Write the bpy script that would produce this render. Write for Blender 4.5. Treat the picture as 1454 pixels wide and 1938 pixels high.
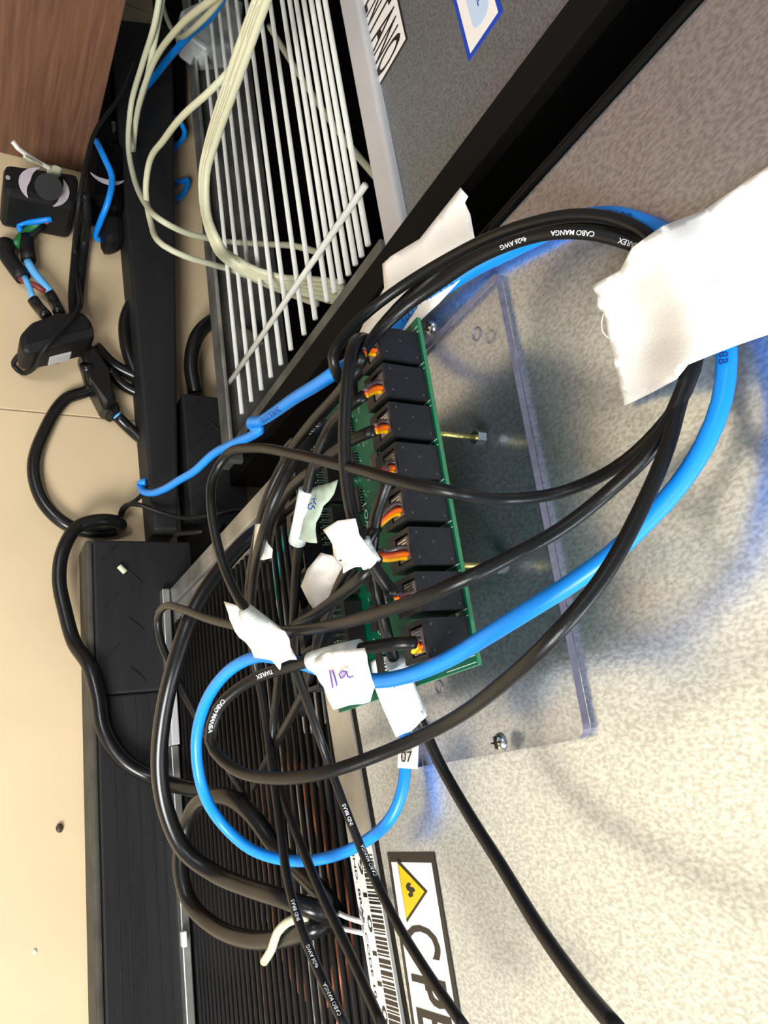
import bpy, bmesh, math, random
from mathutils import Vector, Matrix, noise
random.seed(7)
for o in list(bpy.data.objects): bpy.data.objects.remove(o)
S = bpy.context.scene
COL = S.collection

# ---------------------------------------------------------------- camera
W, H = 1454, 1938
F, PX, PY = 1440.0, 727.0, 969.0
CH = 0.73                                    # camera height above the floor (m)
AX = Vector((0.15098315, 0.9323855, -0.32842255))     # world X in camera axes (right, down, forward)
AY = Vector((0.86573306, 0.03565974, 0.49923406))
AZ = Vector((0.47719006, -0.35970219, -0.80181293))
cd = bpy.data.cameras.new('camera'); cam = bpy.data.objects.new('camera', cd); COL.objects.link(cam)
right = Vector((AX[0], AY[0], AZ[0])); down = Vector((AX[1], AY[1], AZ[1])); fwd = Vector((AX[2], AY[2], AZ[2]))
m = Matrix((right, -down, -fwd)).transposed().to_4x4(); m.translation = (0, 0, CH)
cam.matrix_world = m
cd.sensor_fit = 'HORIZONTAL'; cd.sensor_width = 36; cd.lens = 36 * F / W
cd.clip_start = 0.01; cd.clip_end = 50
S.camera = cam

# ---------------------------------------------------------------- light
w = bpy.data.worlds.new('world'); S.world = w; w.use_nodes = True
w.node_tree.nodes['Background'].inputs[0].default_value = (0.86, 0.93, 1.0, 1)
w.node_tree.nodes['Background'].inputs[1].default_value = 0.15
def area(name, loc, target, size, sy, power, col, spread=180):
    l = bpy.data.lights.new(name, 'AREA'); l.shape = 'RECTANGLE'; l.size = size; l.size_y = sy; l.energy = power; l.color = col
    o = bpy.data.objects.new(name, l); COL.objects.link(o); o.location = loc
    l.spread = math.radians(spread)
    o.rotation_euler = (Vector(target) - Vector(loc)).to_track_quat('-Z', 'Y').to_euler()
    return o
area('added_side_light', (1.05, -0.62, 1.15), (0.05, 0.1, 0.35), 0.6, 0.6, 23, (1.0, 0.985, 0.965))  # area light added for the falloff along panel and floor
area('ceiling_lamp', (-0.05, -1.15, 2.5), (-0.02, -.98, 0), 0.6, 0.5, 7.5, (1.0, 0.985, 0.96), 50)
area('ceiling_lamp', (-0.9, -1.6, 2.6), (-0.2, 0, 0.3), 1.2, 0.4, 5, (0.95, 0.98, 1.0))
S.view_settings.view_transform = 'Standard'; S.view_settings.look = 'None'
S.view_settings.gamma = 1; S.view_settings.use_curve_mapping = False
S.view_settings.exposure = 0.97

# ---------------------------------------------------------------- helpers
def ray(x, y):
    v = Vector((x - PX, y - PY, F)); return Vector((AX.dot(v), AY.dot(v), AZ.dot(v)))
def onY(x, y, Y): r = ray(x, y); return r * (Y / r.y)
def onX(x, y, X): r = ray(x, y); return r * (X / r.x)
def onG(x, y, h=0.0): r = ray(x, y); return r * ((h - CH) / r.z)
def P(t):
    """(x, y, d): d>1 millimetres from the camera, 0<d<1 the plane Y=d, d<=0 that height above the floor"""
    x, y, d = t[:3]
    if d > 1: return ray(x, y) * (d / 1000 / F)
    if d > 0: return onY(x, y, d)
    return onG(x, y, -d)

def N(nt, t, **k):
    n = nt.nodes.new(t)
    for a, b in k.items(): setattr(n, a, b)
    return n
def mat(name, col, rough=0.5, metal=0.0, spec=0.5, noise_s=0, noise_a=0.0, bump=0.0, bs=0, stretch=(1, 1, 1), rv=0.0, emit=None, coat=0.0):
    m = bpy.data.materials.new(name); m.use_nodes = True; nt = m.node_tree; b = nt.nodes['Principled BSDF']
    b.inputs['Base Color'].default_value = (*col, 1); b.inputs['Roughness'].default_value = rough
    b.inputs['Metallic'].default_value = metal; b.inputs['Specular IOR Level'].default_value = spec
    b.inputs['Coat Weight'].default_value = coat
    if noise_s or bs:
        tc = N(nt, 'ShaderNodeTexCoord'); mp = N(nt, 'ShaderNodeMapping'); mp.inputs['Scale'].default_value = stretch
        nt.links.new(tc.outputs['Object'], mp.inputs['Vector'])
    if noise_s:
        n = N(nt, 'ShaderNodeTexNoise'); n.inputs['Scale'].default_value = noise_s; n.inputs['Detail'].default_value = 6
        nt.links.new(mp.outputs[0], n.inputs['Vector'])
        cr = N(nt, 'ShaderNodeValToRGB'); cr.color_ramp.elements[0].position = .3; cr.color_ramp.elements[1].position = .7
        cr.color_ramp.elements[0].color = tuple(max(0, c * (1 - noise_a)) for c in col) + (1,)
        cr.color_ramp.elements[1].color = tuple(min(1, c * (1 + noise_a)) for c in col) + (1,)
        nt.links.new(n.outputs['Fac'], cr.inputs[0]); nt.links.new(cr.outputs[0], b.inputs['Base Color'])
        if rv:
            mr = N(nt, 'ShaderNodeMapRange'); mr.inputs[3].default_value = rough - rv; mr.inputs[4].default_value = rough + rv
            nt.links.new(n.outputs['Fac'], mr.inputs[0]); nt.links.new(mr.outputs[0], b.inputs['Roughness'])
    if bs:
        n2 = N(nt, 'ShaderNodeTexNoise'); n2.inputs['Scale'].default_value = bs; n2.inputs['Detail'].default_value = 4
        nt.links.new(mp.outputs[0], n2.inputs['Vector'])
        bp = N(nt, 'ShaderNodeBump'); bp.inputs['Strength'].default_value = bump; bp.inputs['Distance'].default_value = 0.001
        nt.links.new(n2.outputs['Fac'], bp.inputs['Height']); nt.links.new(bp.outputs[0], b.inputs['Normal'])
    return m

M = {}
def galvanised(name, base, rough, speck):
    m = bpy.data.materials.new(name); m.use_nodes = True; nt = m.node_tree; b = nt.nodes['Principled BSDF']
    b.inputs['Metallic'].default_value = 0.90; L = nt.links.new
    tc = N(nt, 'ShaderNodeTexCoord'); mp = N(nt, 'ShaderNodeMapping'); mp.inputs['Scale'].default_value = (1, 1, 0.6)
    L(tc.outputs['Object'], mp.inputs[0])
    n = N(nt, 'ShaderNodeTexNoise'); n.inputs['Scale'].default_value = 900; n.inputs['Detail'].default_value = 3; L(mp.outputs[0], n.inputs[0])
    n2 = N(nt, 'ShaderNodeTexNoise'); n2.inputs['Scale'].default_value = 14; n2.inputs['Detail'].default_value = 5; L(mp.outputs[0], n2.inputs[0])
    v = N(nt, 'ShaderNodeTexVoronoi'); v.inputs['Scale'].default_value = 480; L(mp.outputs[0], v.inputs[0])
    r1 = N(nt, 'ShaderNodeValToRGB'); r1.color_ramp.elements[0].position = .36; r1.color_ramp.elements[1].position = .62
    r1.color_ramp.elements[0].color = (*[c * (1 - speck) for c in base], 1); r1.color_ramp.elements[1].color = (*[min(1, c * 1.12) for c in base], 1)
    L(n.outputs['Fac'], r1.inputs[0])
    r2 = N(nt, 'ShaderNodeValToRGB'); r2.color_ramp.elements[0].position = .04; r2.color_ramp.elements[1].position = .16
    r2.color_ramp.elements[0].color = (.45, .45, .45, 1); r2.color_ramp.elements[1].color = (1, 1, 1, 1); L(v.outputs['Distance'], r2.inputs[0])
    mx = N(nt, 'ShaderNodeMixRGB', blend_type='MULTIPLY'); mx.inputs[0].default_value = speck * 1.2; L(r1.outputs[0], mx.inputs[1]); L(r2.outputs[0], mx.inputs[2])
    L(mx.outputs[0], b.inputs['Base Color'])
    mr = N(nt, 'ShaderNodeMapRange'); mr.inputs[3].default_value = rough - .07; mr.inputs[4].default_value = rough + .09; L(n2.outputs['Fac'], mr.inputs[0]); L(mr.outputs[0], b.inputs['Roughness'])
    bp = N(nt, 'ShaderNodeBump'); bp.inputs['Strength'].default_value = .22; bp.inputs['Distance'].default_value = .0002
    L(n.outputs['Fac'], bp.inputs['Height']); L(bp.outputs[0], b.inputs['Normal'])
    return m
M['galv'] = galvanised('galvanised_steel', (.57, .645, .73), .27, .24)
M['galv_far'] = galvanised('galvanised_steel_dull', (.34, .38, .42), .5, .34)
M['galv_plain'] = mat('zinc_sheet', (.42, .42, .40), .42, .85, noise_s=30, noise_a=.35, rv=.1)
M['dusty'] = mat('dusty_sheet', (.11, .11, .10), .7, .3, noise_s=25, noise_a=.5)
M['dusty_light'] = mat('dusty_grey_sheet', (.20, .20, .19), .6, .4, noise_s=25, noise_a=.3)
M['lip_far'] = mat('pale_enamel', (.50, .50, .51), .3, 0, noise_s=20, noise_a=.05)
M['black'] = mat('black_enamel', (.002, .002, .002), .5, 0, .12)
M['flange'] = mat('black_flange_enamel', (.0055, .0052, .005), .7, 0, .12)
M['dark'] = mat('compartment_shade', (.003, .003, .003), .9, 0, .05)  # near-black colour carries the shade inside the compartments
M['cable'] = mat('black_cable_sheath', (.0065, .0065, .0065), .36, 0, .32, bs=900, bump=.08)
M['cable2'] = mat('thick_black_cable_sheath', (.007, .007, .007), .26, 0, .42)
M['dull'] = mat('dull_black_plastic', (.008, .008, .0085), .5, 0, .25)
M['blue'] = mat('blue_cable_sheath', (.003, .235, .80), .38, 0, .45)
M['cream'] = mat('cream_cable_sheath', (.55, .56, .40), .45, 0, .4)
M['tape'] = mat('white_cloth_tape', (.92, .92, .90), .75, 0, .2, bs=1500, bump=.15)
M['tape_thin'] = mat('translucent_white_tape', (.66, .72, .70), .6, 0, .3, noise_s=160, noise_a=.22, bs=700, bump=.3)
M['tape_grey'] = mat('pale_green_white_tape', (.36, .45, .37), .6, 0, .3, noise_s=60, noise_a=.08)
M['paper'] = mat('white_sticker_paper', (.80, .79, .76), .35, 0, .4)
M['yellow_ink'] = mat('yellow_ink', (.85, .50, .0), .35, 0, .4)
M['ink'] = mat('black_ink', (.012, .010, .009), .4, 0, .4)
M['blue_ink'] = mat('blue_ink', (.01, .05, .42), .4, 0, .4)
M['pale_blue_ink'] = mat('pale_blue_ink', (.50, .62, .82), .4, 0, .4)
M['violet_ink'] = mat('violet_pen_ink', (.16, .10, .42), .5, 0, .3)
M['white_ink'] = mat('white_ink', (.60, .64, .66), .5, 0, .3)
M['dark_blue_ink'] = mat('dark_blue_ink', (.01, .05, .25), .5, 0, .3)
M['jack'] = mat('charcoal_jack_plastic', (.013, .0135, .0155), .45, 0, .3, noise_s=500, noise_a=.25)
M['mark'] = mat('pale_mould_mark', (.06, .062, .066), .5)
M['pcb'] = mat('green_solder_mask', (.0, .085, .042), .42, 0, .25, noise_s=60, noise_a=.12)
M['pcb_edge'] = mat('board_edge_fibreglass', (.045, .20, .09), .45, 0, .4, noise_s=400, noise_a=.15)
M['silk'] = mat('silkscreen_white', (.48, .62, .54), .5, 0, .3)
M['pin'] = mat('tinned_pin', (.72, .72, .70), .22, 1.0)
M['chip'] = mat('chip_epoxy', (.014, .013, .013), .4, 0, .4)
M['clear'] = mat('clear_plug_plastic', (.10, .075, .075), .1, 0, .7)
M['w_yellow'] = mat('yellow_wire', (.95, .50, .0), .4); M['w_orange'] = mat('orange_wire', (.95, .16, .01), .4)
M['w_red'] = mat('red_wire', (.75, .03, .05), .4); M['w_green'] = mat('green_wire', (.01, .14, .03), .5)
M['w_lblue'] = mat('light_blue_wire', (.10, .38, .72), .5); M['w_rust'] = mat('dark_red_wire', (.18, .02, .015), .5)
M['brass'] = mat('brass_rod', (.55, .47, .16), .3, 1.0, bs=1500, bump=.4); M['steel'] = mat('zinc_screw', (.72, .74, .74), .22, 1.0)
M['rod_white'] = mat('white_coated_wire', (.64, .65, .60), .5, 0, .4, noise_s=60, noise_a=.06)
M['rod_black'] = mat('black_condenser_wire', (.010, .010, .011), .38, 0, .35, noise_s=40, noise_a=.5, stretch=(.3, 1, 1))
M['copper'] = mat('oxidised_copper', (.50, .17, .08), .45, .45, noise_s=60, noise_a=.5)
M['tube'] = mat('grey_tube', (.50, .54, .53), .4, .3, noise_s=50, noise_a=.3)
M['teal'] = mat('teal_wire', (.01, .42, .38), .5)
M['rubber'] = mat('black_rubber', (.012, .0125, .013), .62, 0, .28, noise_s=26, noise_a=.45, stretch=(.12, 1, 1), bs=300, bump=.15)
M['rubber_side'] = mat('worn_rubber_edge', (.06, .055, .042), .7, 0, .3, noise_s=40, noise_a=.3)
M['brown'] = mat('brown_enamel', (.05, .035, .022), .5, 0, .3, noise_s=12, noise_a=.4)
M['smoke'] = mat('white_crescent_plastic', (.55, .5, .56), .5)
def acrylic():
    m = bpy.data.materials.new('clear_acrylic'); m.use_nodes = True; nt = m.node_tree; L = nt.links.new
    nt.nodes.remove(nt.nodes['Principled BSDF']); out = nt.nodes['Material Output']
    t = N(nt, 'ShaderNodeBsdfTransparent'); t.inputs[0].default_value = (.93, .93, .945, 1)
    g = N(nt, 'ShaderNodeBsdfGlossy'); g.inputs['Roughness'].default_value = .05
    fr = N(nt, 'ShaderNodeLayerWeight'); fr.inputs[0].default_value = .5
    pw = N(nt, 'ShaderNodeMath', operation='POWER'); pw.inputs[1].default_value = 5; L(fr.outputs['Facing'], pw.inputs[0])
    ma_ = N(nt, 'ShaderNodeMath', operation='MULTIPLY_ADD'); ma_.inputs[1].default_value = .55; ma_.inputs[2].default_value = .025; L(pw.outputs[0], ma_.inputs[0])
    mx = N(nt, 'ShaderNodeMixShader'); L(ma_.outputs[0], mx.inputs[0]); L(t.outputs[0], mx.inputs[1]); L(g.outputs[0], mx.inputs[2]); L(mx.outputs[0], out.inputs[0])
    return m
M['acrylic'] = acrylic(); M['acrylic_edge'] = mat('sawn_acrylic_edge', (.13, .125, .17), .4, 0, .4, noise_s=200, noise_a=.25)
def wood():
    m = bpy.data.materials.new('brown_wood_laminate'); m.use_nodes = True; nt = m.node_tree; L = nt.links.new; b = nt.nodes['Principled BSDF']
    tc = N(nt, 'ShaderNodeTexCoord'); mp = N(nt, 'ShaderNodeMapping'); mp.inputs['Scale'].default_value = (1, 30, 1.2); L(tc.outputs['Object'], mp.inputs[0])
    n = N(nt, 'ShaderNodeTexNoise'); n.inputs['Scale'].default_value = 9; n.inputs['Detail'].default_value = 8; n.inputs['Distortion'].default_value = .6; L(mp.outputs[0], n.inputs[0])
    r = N(nt, 'ShaderNodeValToRGB'); r.color_ramp.elements[0].position = .32; r.color_ramp.elements[1].position = .7
    r.color_ramp.elements[0].color = (.105, .048, .027, 1); r.color_ramp.elements[1].color = (.185, .088, .05, 1)
    L(n.outputs['Fac'], r.inputs[0]); L(r.outputs[0], b.inputs['Base Color']); b.inputs['Roughness'].default_value = .5
    return m
M['wood'] = wood()
M['floor'] = mat('beige_floor_tile', (.62, .485, .30), .42, 0, .4, noise_s=7, noise_a=.07, rv=.08)
M['grout'] = mat('tile_joint', (.33, .25, .17), .8)

def tag(o, label=None, cat=None, group=None, kind=None):
    if label: o['label'] = label
    if cat: o['category'] = cat
    if group: o['group'] = group
    if kind: o['kind'] = kind
    return o
OFF = Vector((0, 0, CH))
WL = {}
def wloc(o): return WL.get(o.name, Vector((0, 0, 0)))
def thing(name, label, cat, loc=(0, 0, -CH), group=None, parent=None):
    o = bpy.data.objects.new(name, None); COL.objects.link(o); o.empty_display_size = .02
    L = Vector(loc) + OFF; WL[o.name] = L; o.location = L
    return tag(o, label, cat, group)
def obj(name, bm, mt, parent=None, loc=None, smooth=False, solid=0, label=None):
    """bm in camera-relative metres (or local metres when loc is given)"""
    bmesh.ops.recalc_face_normals(bm, faces=bm.faces[:])
    me = bpy.data.meshes.new(name); 
    base = wloc(parent) if parent else None
    if loc is None:
        vs = [v.co.copy() for v in bm.verts]
        c = Vector([sum((min(v[i] for v in vs), max(v[i] for v in vs))) / 2 for i in range(3)])
        bmesh.ops.translate(bm, verts=bm.verts[:], vec=-c); loc = c
    bm.to_mesh(me); bm.free()
    for q in (mt if isinstance(mt, (list, tuple)) else [mt]): me.materials.append(M[q])
    if smooth:
        for p in me.polygons: p.use_smooth = True
    o = bpy.data.objects.new(name, me); COL.objects.link(o)
    Lw = Vector(loc) + OFF; WL[o.name] = Lw
    o.location = Lw - (base if base else Vector((0, 0, 0)))
    if parent: o.parent = parent
    if solid:
        md = o.modifiers.new('thickness', 'SOLIDIFY'); md.thickness = solid; md.offset = 0
    if label: o['label'] = label
    return o
def dup(o, loc, parent=None):
    c = o.copy(); COL.objects.link(c); Lw = Vector(loc) + OFF; WL[c.name] = Lw
    p = parent or o.parent; c.parent = p; c.location = Lw - (wloc(p) if p else Vector((0, 0, 0)))
    return c
def BX(a, b, bev=0.0, bm=None, seg=2, mi=0):
    bm2 = bmesh.new()
    bmesh.ops.create_cube(bm2, size=1)
    lo = Vector([min(a[i], b[i]) for i in range(3)]); hi = Vector([max(a[i], b[i]) for i in range(3)])
    for v in bm2.verts: v.co = Vector([lo[i] + (v.co[i] + .5) * (hi[i] - lo[i]) for i in range(3)])
    if bev: bmesh.ops.bevel(bm2, geom=bm2.edges[:], offset=bev, segments=seg, affect='EDGES', profile=.5)
    for f in bm2.faces: f.material_index = mi
    if bm is None: return bm2
    t = bpy.data.meshes.new('t'); bm2.to_mesh(t); bm2.free(); bm.from_mesh(t); bpy.data.meshes.remove(t); return bm
def PR(base, top, bev=0, bm=None, seg=2):
    """prism between two rings of points"""
    b = bmesh.new(); n = len(base)
    A = [b.verts.new(p) for p in base]; B = [b.verts.new(p) for p in top]
    b.faces.new(A[::-1]); b.faces.new(B)
    for i in range(n): b.faces.new((A[i], A[(i + 1) % n], B[(i + 1) % n], B[i]))
    if bev: bmesh.ops.bevel(b, geom=b.edges[:], offset=bev, segments=seg, affect='EDGES', profile=.5)
    if bm is None: return b
    t = bpy.data.meshes.new('t'); b.to_mesh(t); b.free(); bm.from_mesh(t); bpy.data.meshes.remove(t); return bm
def slab(px, y0, y1, bev=0, bm=None):
    """px polygon standing in the plane Y=y0, pushed back to y1"""
    a = [onY(x, y, y0) for x, y in px]; return PR(a, [Vector((p.x, y1, p.z)) for p in a], bev, bm)
def gprism(px, h1, h0=0, bev=0, bm=None, seg=2):
    """top outline seen in px at height h1 above the floor, dropped to h0"""
    a = [onG(x, y, h1) for x, y in px]; return PR([Vector((p.x, p.y, h0 - CH)) for p in a], a, bev, bm, seg)
def cr(pts, step=.004, closed=False):
    out = []
    n = len(pts)
    for i in range(n - 1):
        p0 = pts[max(i - 1, 0)]; p1 = pts[i]; p2 = pts[i + 1]; p3 = pts[min(i + 2, n - 1)]
        k = max(2, int((p2 - p1).length / step))
        # centripetal-like tension keeps the bends round
        d1 = max((p1 - p0).length, 1e-6); d2 = max((p2 - p1).length, 1e-6); d3 = max((p3 - p2).length, 1e-6)
        m1 = ((p1 - p0) / d1 * d2 + (p2 - p1)) * .5 if i > 0 else (p2 - p1)
        m2 = ((p3 - p2) / d3 * d2 + (p2 - p1)) * .5 if i < n - 2 else (p2 - p1)
        for j in range(k):
            t = j / k; t2 = t * t; t3 = t2 * t
            out.append((2 * t3 - 3 * t2 + 1) * p1 + (t3 - 2 * t2 + t) * m1 + (-2 * t3 + 3 * t2) * p2 + (t3 - t2) * m2)
    out.append(pts[-1]); return out
def tube(path, r, sides=10, bm=None, cap=True, rf=None):
    bm = bm or bmesh.new(); prev = None; n = len(path)
    t0 = (path[1] - path[0]).normalized(); nrm = t0.orthogonal().normalized()
    first = None
    for i, p in enumerate(path):
        t = (path[min(i + 1, n - 1)] - path[max(i - 1, 0)]).normalized()
        nrm = (nrm - t * nrm.dot(t)).normalized(); b = t.cross(nrm)
        rr = r * (rf(i / (n - 1)) if rf else 1)
        ring = [bm.verts.new(p + (nrm * math.cos(a) + b * math.sin(a)) * rr) for a in [2 * math.pi * k / sides for k in range(sides)]]
        if prev:
            for k in range(sides): bm.faces.new((prev[k], prev[(k + 1) % sides], ring[(k + 1) % sides], ring[k]))
        elif cap: bm.faces.new(ring[::-1])
        prev = ring
    if cap: bm.faces.new(prev)
    return bm
def cyl(a, b, r, sides=12, bm=None): return tube([Vector(a), Vector(b)], r, sides, bm)
def path(pts, step=.004): return cr([P(p) for p in pts], step)

_fc = {}
def glyphs(s, bold=False):
    """flat mesh of a line of lettering, unit cap height, x from 0"""
    if s in _fc: return _fc[s]
    c = bpy.data.curves.new('t', 'FONT'); c.body = s; c.size = 1; c.resolution_u = 3; c.offset = .012
    o = bpy.data.objects.new('t', c); COL.objects.link(o)
    dg = bpy.context.evaluated_depsgraph_get(); me = bpy.data.meshes.new_from_object(o.evaluated_get(dg))
    V = [v.co.copy() for v in me.vertices]; Fs = [tuple(p.vertices) for p in me.polygons]
    bpy.data.objects.remove(o); bpy.data.curves.remove(c); bpy.data.meshes.remove(me)
    x0 = min(v.x for v in V); x1 = max(v.x for v in V)
    V = [Vector((v.x - x0, v.y / .69, 0)) for v in V]
    _fc[s] = (V, Fs, x1 - x0); return _fc[s]
def text_plane(bm, s, origin, ux, uy, width, height):
    V, Fs, wd = glyphs(s); vs = [bm.verts.new(Vector(origin) + Vector(ux) * (v.x / wd * width) + Vector(uy) * (v.y * height)) for v in V]
    for f in Fs:
        try: bm.faces.new([vs[i] for i in f])
        except ValueError: pass
def text_tube(bm, s, pth, r, s0, size, flip=False, side=0.0):
    """lettering along a cable, on the side that looks out from the wall, wrapped to its surface"""
    V, Fs, wd = glyphs(s)
    L = [0]
    for i in range(1, len(pth)): L.append(L[-1] + (pth[i] - pth[i - 1]).length)
    tot = L[-1]
    def at(d):
        d = min(max(d, 0), tot - 1e-6); i = 0
        lo, hi = 0, len(L) - 1
        while hi - lo > 1:
            mid = (lo + hi) // 2
            if L[mid] <= d: lo = mid
            else: hi = mid
        f = (d - L[lo]) / max(L[hi] - L[lo], 1e-9)
        return pth[lo].lerp(pth[hi], f), (pth[hi] - pth[lo]).normalized()
    out = []
    for v in V:
        d = s0 + (v.x * size * 1.5 * (-1 if flip else 1)); p, t = at(d)
        n = -p.normalized(); n = (n - t * n.dot(t)).normalized(); b = n.cross(t)
        a = side + (v.y - .5) * size / r * (1 if not flip else -1)
        out.append(bm.verts.new(p + (n * math.cos(a) + b * math.sin(a)) * r * 1.06))
    for f in Fs:
        try: bm.faces.new([out[i] for i in f])
        except ValueError: pass
def sheet(poly, depth, step=14, jag=0.0, seed=0):
    """thin sheet with a px outline whose depth (Y plane or mm) follows depth(x, y)"""
    rnd = random.Random(seed); pts = []
    n = len(poly)
    for i in range(n):
        a = poly[i]; b = poly[(i + 1) % n]; ln = math.hypot(b[0] - a[0], b[1] - a[1]); k = max(1, int(ln / step))
        j = a[2] if len(a) > 2 else jag
        for q in range(k):
            t = q / k; o = (rnd.uniform(-j, j) if q else 0)
            nx, ny = -(b[1] - a[1]) / ln, (b[0] - a[0]) / ln
            pts.append((a[0] + (b[0] - a[0]) * t + nx * o, a[1] + (b[1] - a[1]) * t + ny * o))
    bm = bmesh.new(); vs = [bm.verts.new((x, y, 0)) for x, y in pts]; bm.faces.new(vs)
    bmesh.ops.triangulate(bm, faces=bm.faces[:])
    for _ in range(5):
        e = [e for e in bm.edges if e.calc_length() > step * 1.5]
        if not e: break
        bmesh.ops.subdivide_edges(bm, edges=e, cuts=1); bmesh.ops.triangulate(bm, faces=bm.faces[:])
    bmesh.ops.beautify_fill(bm, faces=bm.faces[:], edges=[e for e in bm.edges if not e.is_boundary])
    for v in bm.verts: v.co = P((v.co.x, v.co.y, depth(v.co.x, v.co.y)))
    return bm
def seg_d(x, y, pl):
    best = 1e9
    for (ax, ay), (bx, by) in zip(pl, pl[1:]):
        dx, dy = bx - ax, by - ay; t = max(0, min(1, ((x - ax) * dx + (y - ay) * dy) / (dx * dx + dy * dy)))
        best = min(best, math.hypot(x - ax - t * dx, y - ay - t * dy))
    return best

# ================================================================ setting: floor tiles
FZ = -CH
fl = tag(obj('floor', BX((-3, -3, FZ - .02), (2.5, 2.5, FZ - .0015)), 'grout'), kind='structure')
seam = onG(140, 786, 0).x
T = .62
tile0 = None
for i in range(-3, 3):
    for j in range(-4, 4):
        x0 = seam + i * T; y0 = -.17 + j * T
        loc = (x0 + T / 2, y0 + T / 2, FZ)
        if tile0 is None:
            tile0 = obj('tile', BX((-T / 2 + .0007, -T / 2 + .0007, -.006), (T / 2 - .0007, T / 2 - .0007, 0), .0008), 'floor', fl, loc)
        else: dup(tile0, loc)

# ================================================================ near refrigerator
YA = .18
XA = onY(1334, 0, YA).x           # its corner
ra = thing('refrigerator', 'bright galvanised refrigerator back carrying the green circuit board and C-PE sticker', 'refrigerator', (.1, .5, FZ))
def za(x): return -.343 + (x + .011) * .082       # lower edge of the back panel, slightly off level
x1 = .75
b = PR([Vector((XA, YA, za(XA))), Vector((x1, YA, za(x1))), Vector((x1, YA, .75)), Vector((XA, YA, .75))],
       [Vector((XA, YA + .004, za(XA))), Vector((x1, YA + .004, za(x1))), Vector((x1, YA + .004, .75)), Vector((XA, YA + .004, .75))])
obj('back_panel', b, 'galv', ra)
# rolled black edge of the cabinet beside the panel
b = BX((XA - .004, YA - .002, -.36), (XA - .0005, .85, .75), .0012); obj('side_panel', b, 'black', ra)
b = BX((XA - .010, YA + .003, -.36), (XA - .0045, .85, .75), .0015); obj('edge_trim', b, 'flange', ra)
obj('top_panel', BX((XA, YA + .005, .72), (x1, .85, .75)), 'black', ra)
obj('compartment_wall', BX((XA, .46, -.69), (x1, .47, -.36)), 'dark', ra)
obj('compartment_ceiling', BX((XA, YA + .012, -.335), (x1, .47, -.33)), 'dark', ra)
obj('right_side_panel', BX((x1, YA, -.70), (x1 + .004, .85, .75)), 'black', ra)
# black strip put in as the shade of the gap, and zinc lip under the panel
b = PR([Vector((XA, YA + .001, za(XA) - .0065)), Vector((x1, YA + .001, za(x1) - .0065)), Vector((x1, YA + .001, za(x1) - .0002)), Vector((XA, YA + .001, za(XA) - .0002))],
       [Vector((XA, YA + .006, za(XA) - .0065)), Vector((x1, YA + .006, za(x1) - .0065)), Vector((x1, YA + .006, za(x1) - .0002)), Vector((XA, YA + .006, za(XA) - .0002))])
obj('gap_strip', b, 'black', ra)
def lipz(x): return za(x) - .0066, za(x) - .033
b = PR([Vector((XA, YA, lipz(XA)[0])), Vector((x1, YA, lipz(x1)[0])), Vector((x1, YA, lipz(x1)[1])), Vector((XA, YA, lipz(XA)[1]))],
       [Vector((XA, YA + .012, lipz(XA)[0])), Vector((x1, YA + .012, lipz(x1)[0])), Vector((x1, YA + .012, lipz(x1)[1])), Vector((XA, YA + .012, lipz(XA)[1]))], .001)
obj('lower_lip', b, 'galv_plain', ra)
# compartment: corner channel, base pan, side
b = BX((-.194, YA + .002, -.70), (-.179, YA + .008, -.346), .001); BX((-.194, YA + .002, -.70), (-.1925, YA + .12, -.346), .0005, b); obj('corner_channel', b, 'galv_plain', ra)
b = BX((-.1785, YA + .005, -.70), (-.1625, YA + .010, -.37), .001); obj('channel_flange', b, 'dusty_light', ra)
obj('base_pan', BX((-.232, YA - .004, -.702), (x1, .46, -.694), .001), 'galv_plain', ra)
b = BX((-.118, YA - .006, -.694), (-.055, YA + .001, -.676), .001); obj('pan_rim', b, 'lip_far', ra)
b = BX((-.194, YA - .006, -.694), (-.1185, YA + .001, -.680), .001); obj('pan_rim', b, 'galv_plain', ra)
b = BX((-.0545, YA - .006, -.694), (x1, YA + .001, -.680), .001); obj('pan_rim', b, 'galv_plain', ra)
for x in (-.18, .55): obj('foot', BX((x, .22, FZ + .0005), (x + .04, .26, -.702), .003), 'dull', ra)
b = slab([(305, 1064), (350, 994), (420, 992), (392, 1052), (317, 1126)], .205, .209, .0006); obj('corner_bracket', b, 'black', ra)
p = onY(340, 1071, .204); obj('screw', cyl((p.x, .2045, p.z), (p.x, .2015, p.z), .0035), 'dusty', ra)
# condenser wires, one by one
nr = 30
r0 = obj('condenser_wire', cyl((-.455, 0, 0), (.455, 0, 0), .0017, 8), 'rod_black', ra, (-.161 + .455, YA + .004, -.675), smooth=True)
for i in range(1, nr): dup(r0, (-.161 + .455, YA + .004, -.675 + i * (.290 / (nr - 1))))
# what shows between the wires
def tb(name, pts, r, mt, par): obj(name, tube(path(pts), r, 8), mt, par, smooth=True)
tb('copper_tube', [(455, 1500, .194), (462, 1580, .194), (472, 1680, .194), (480, 1760, .194), (500, 1850, .198), (505, 1938, .198)], .0055, 'copper', ra)
tb('copper_tube', [(540, 1440, .194), (575, 1475, .193), (600, 1530, .193), (635, 1640, .193), (655, 1740, .193), (650, 1800, .194), (640, 1890, .194), (645, 1945, .194)], .0055, 'copper', ra)
tb('copper_tube', [(500, 1470, .198), (505, 1560, .198), (515, 1680, .198), (545, 1800, .198), (580, 1870, .198), (640, 1890, .198)], .0055, 'copper', ra)
tb('capillary_tube', [(560, 1470, .191), (580, 1560, .191), (600, 1650, .191), (590, 1760, .191), (600, 1938, .191)], .0036, 'tube', ra)
tb('capillary_tube', [(505, 1440, .191), (530, 1520, .191), (560, 1610, .191), (575, 1720, .191)], .0036, 'tube', ra)
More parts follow.
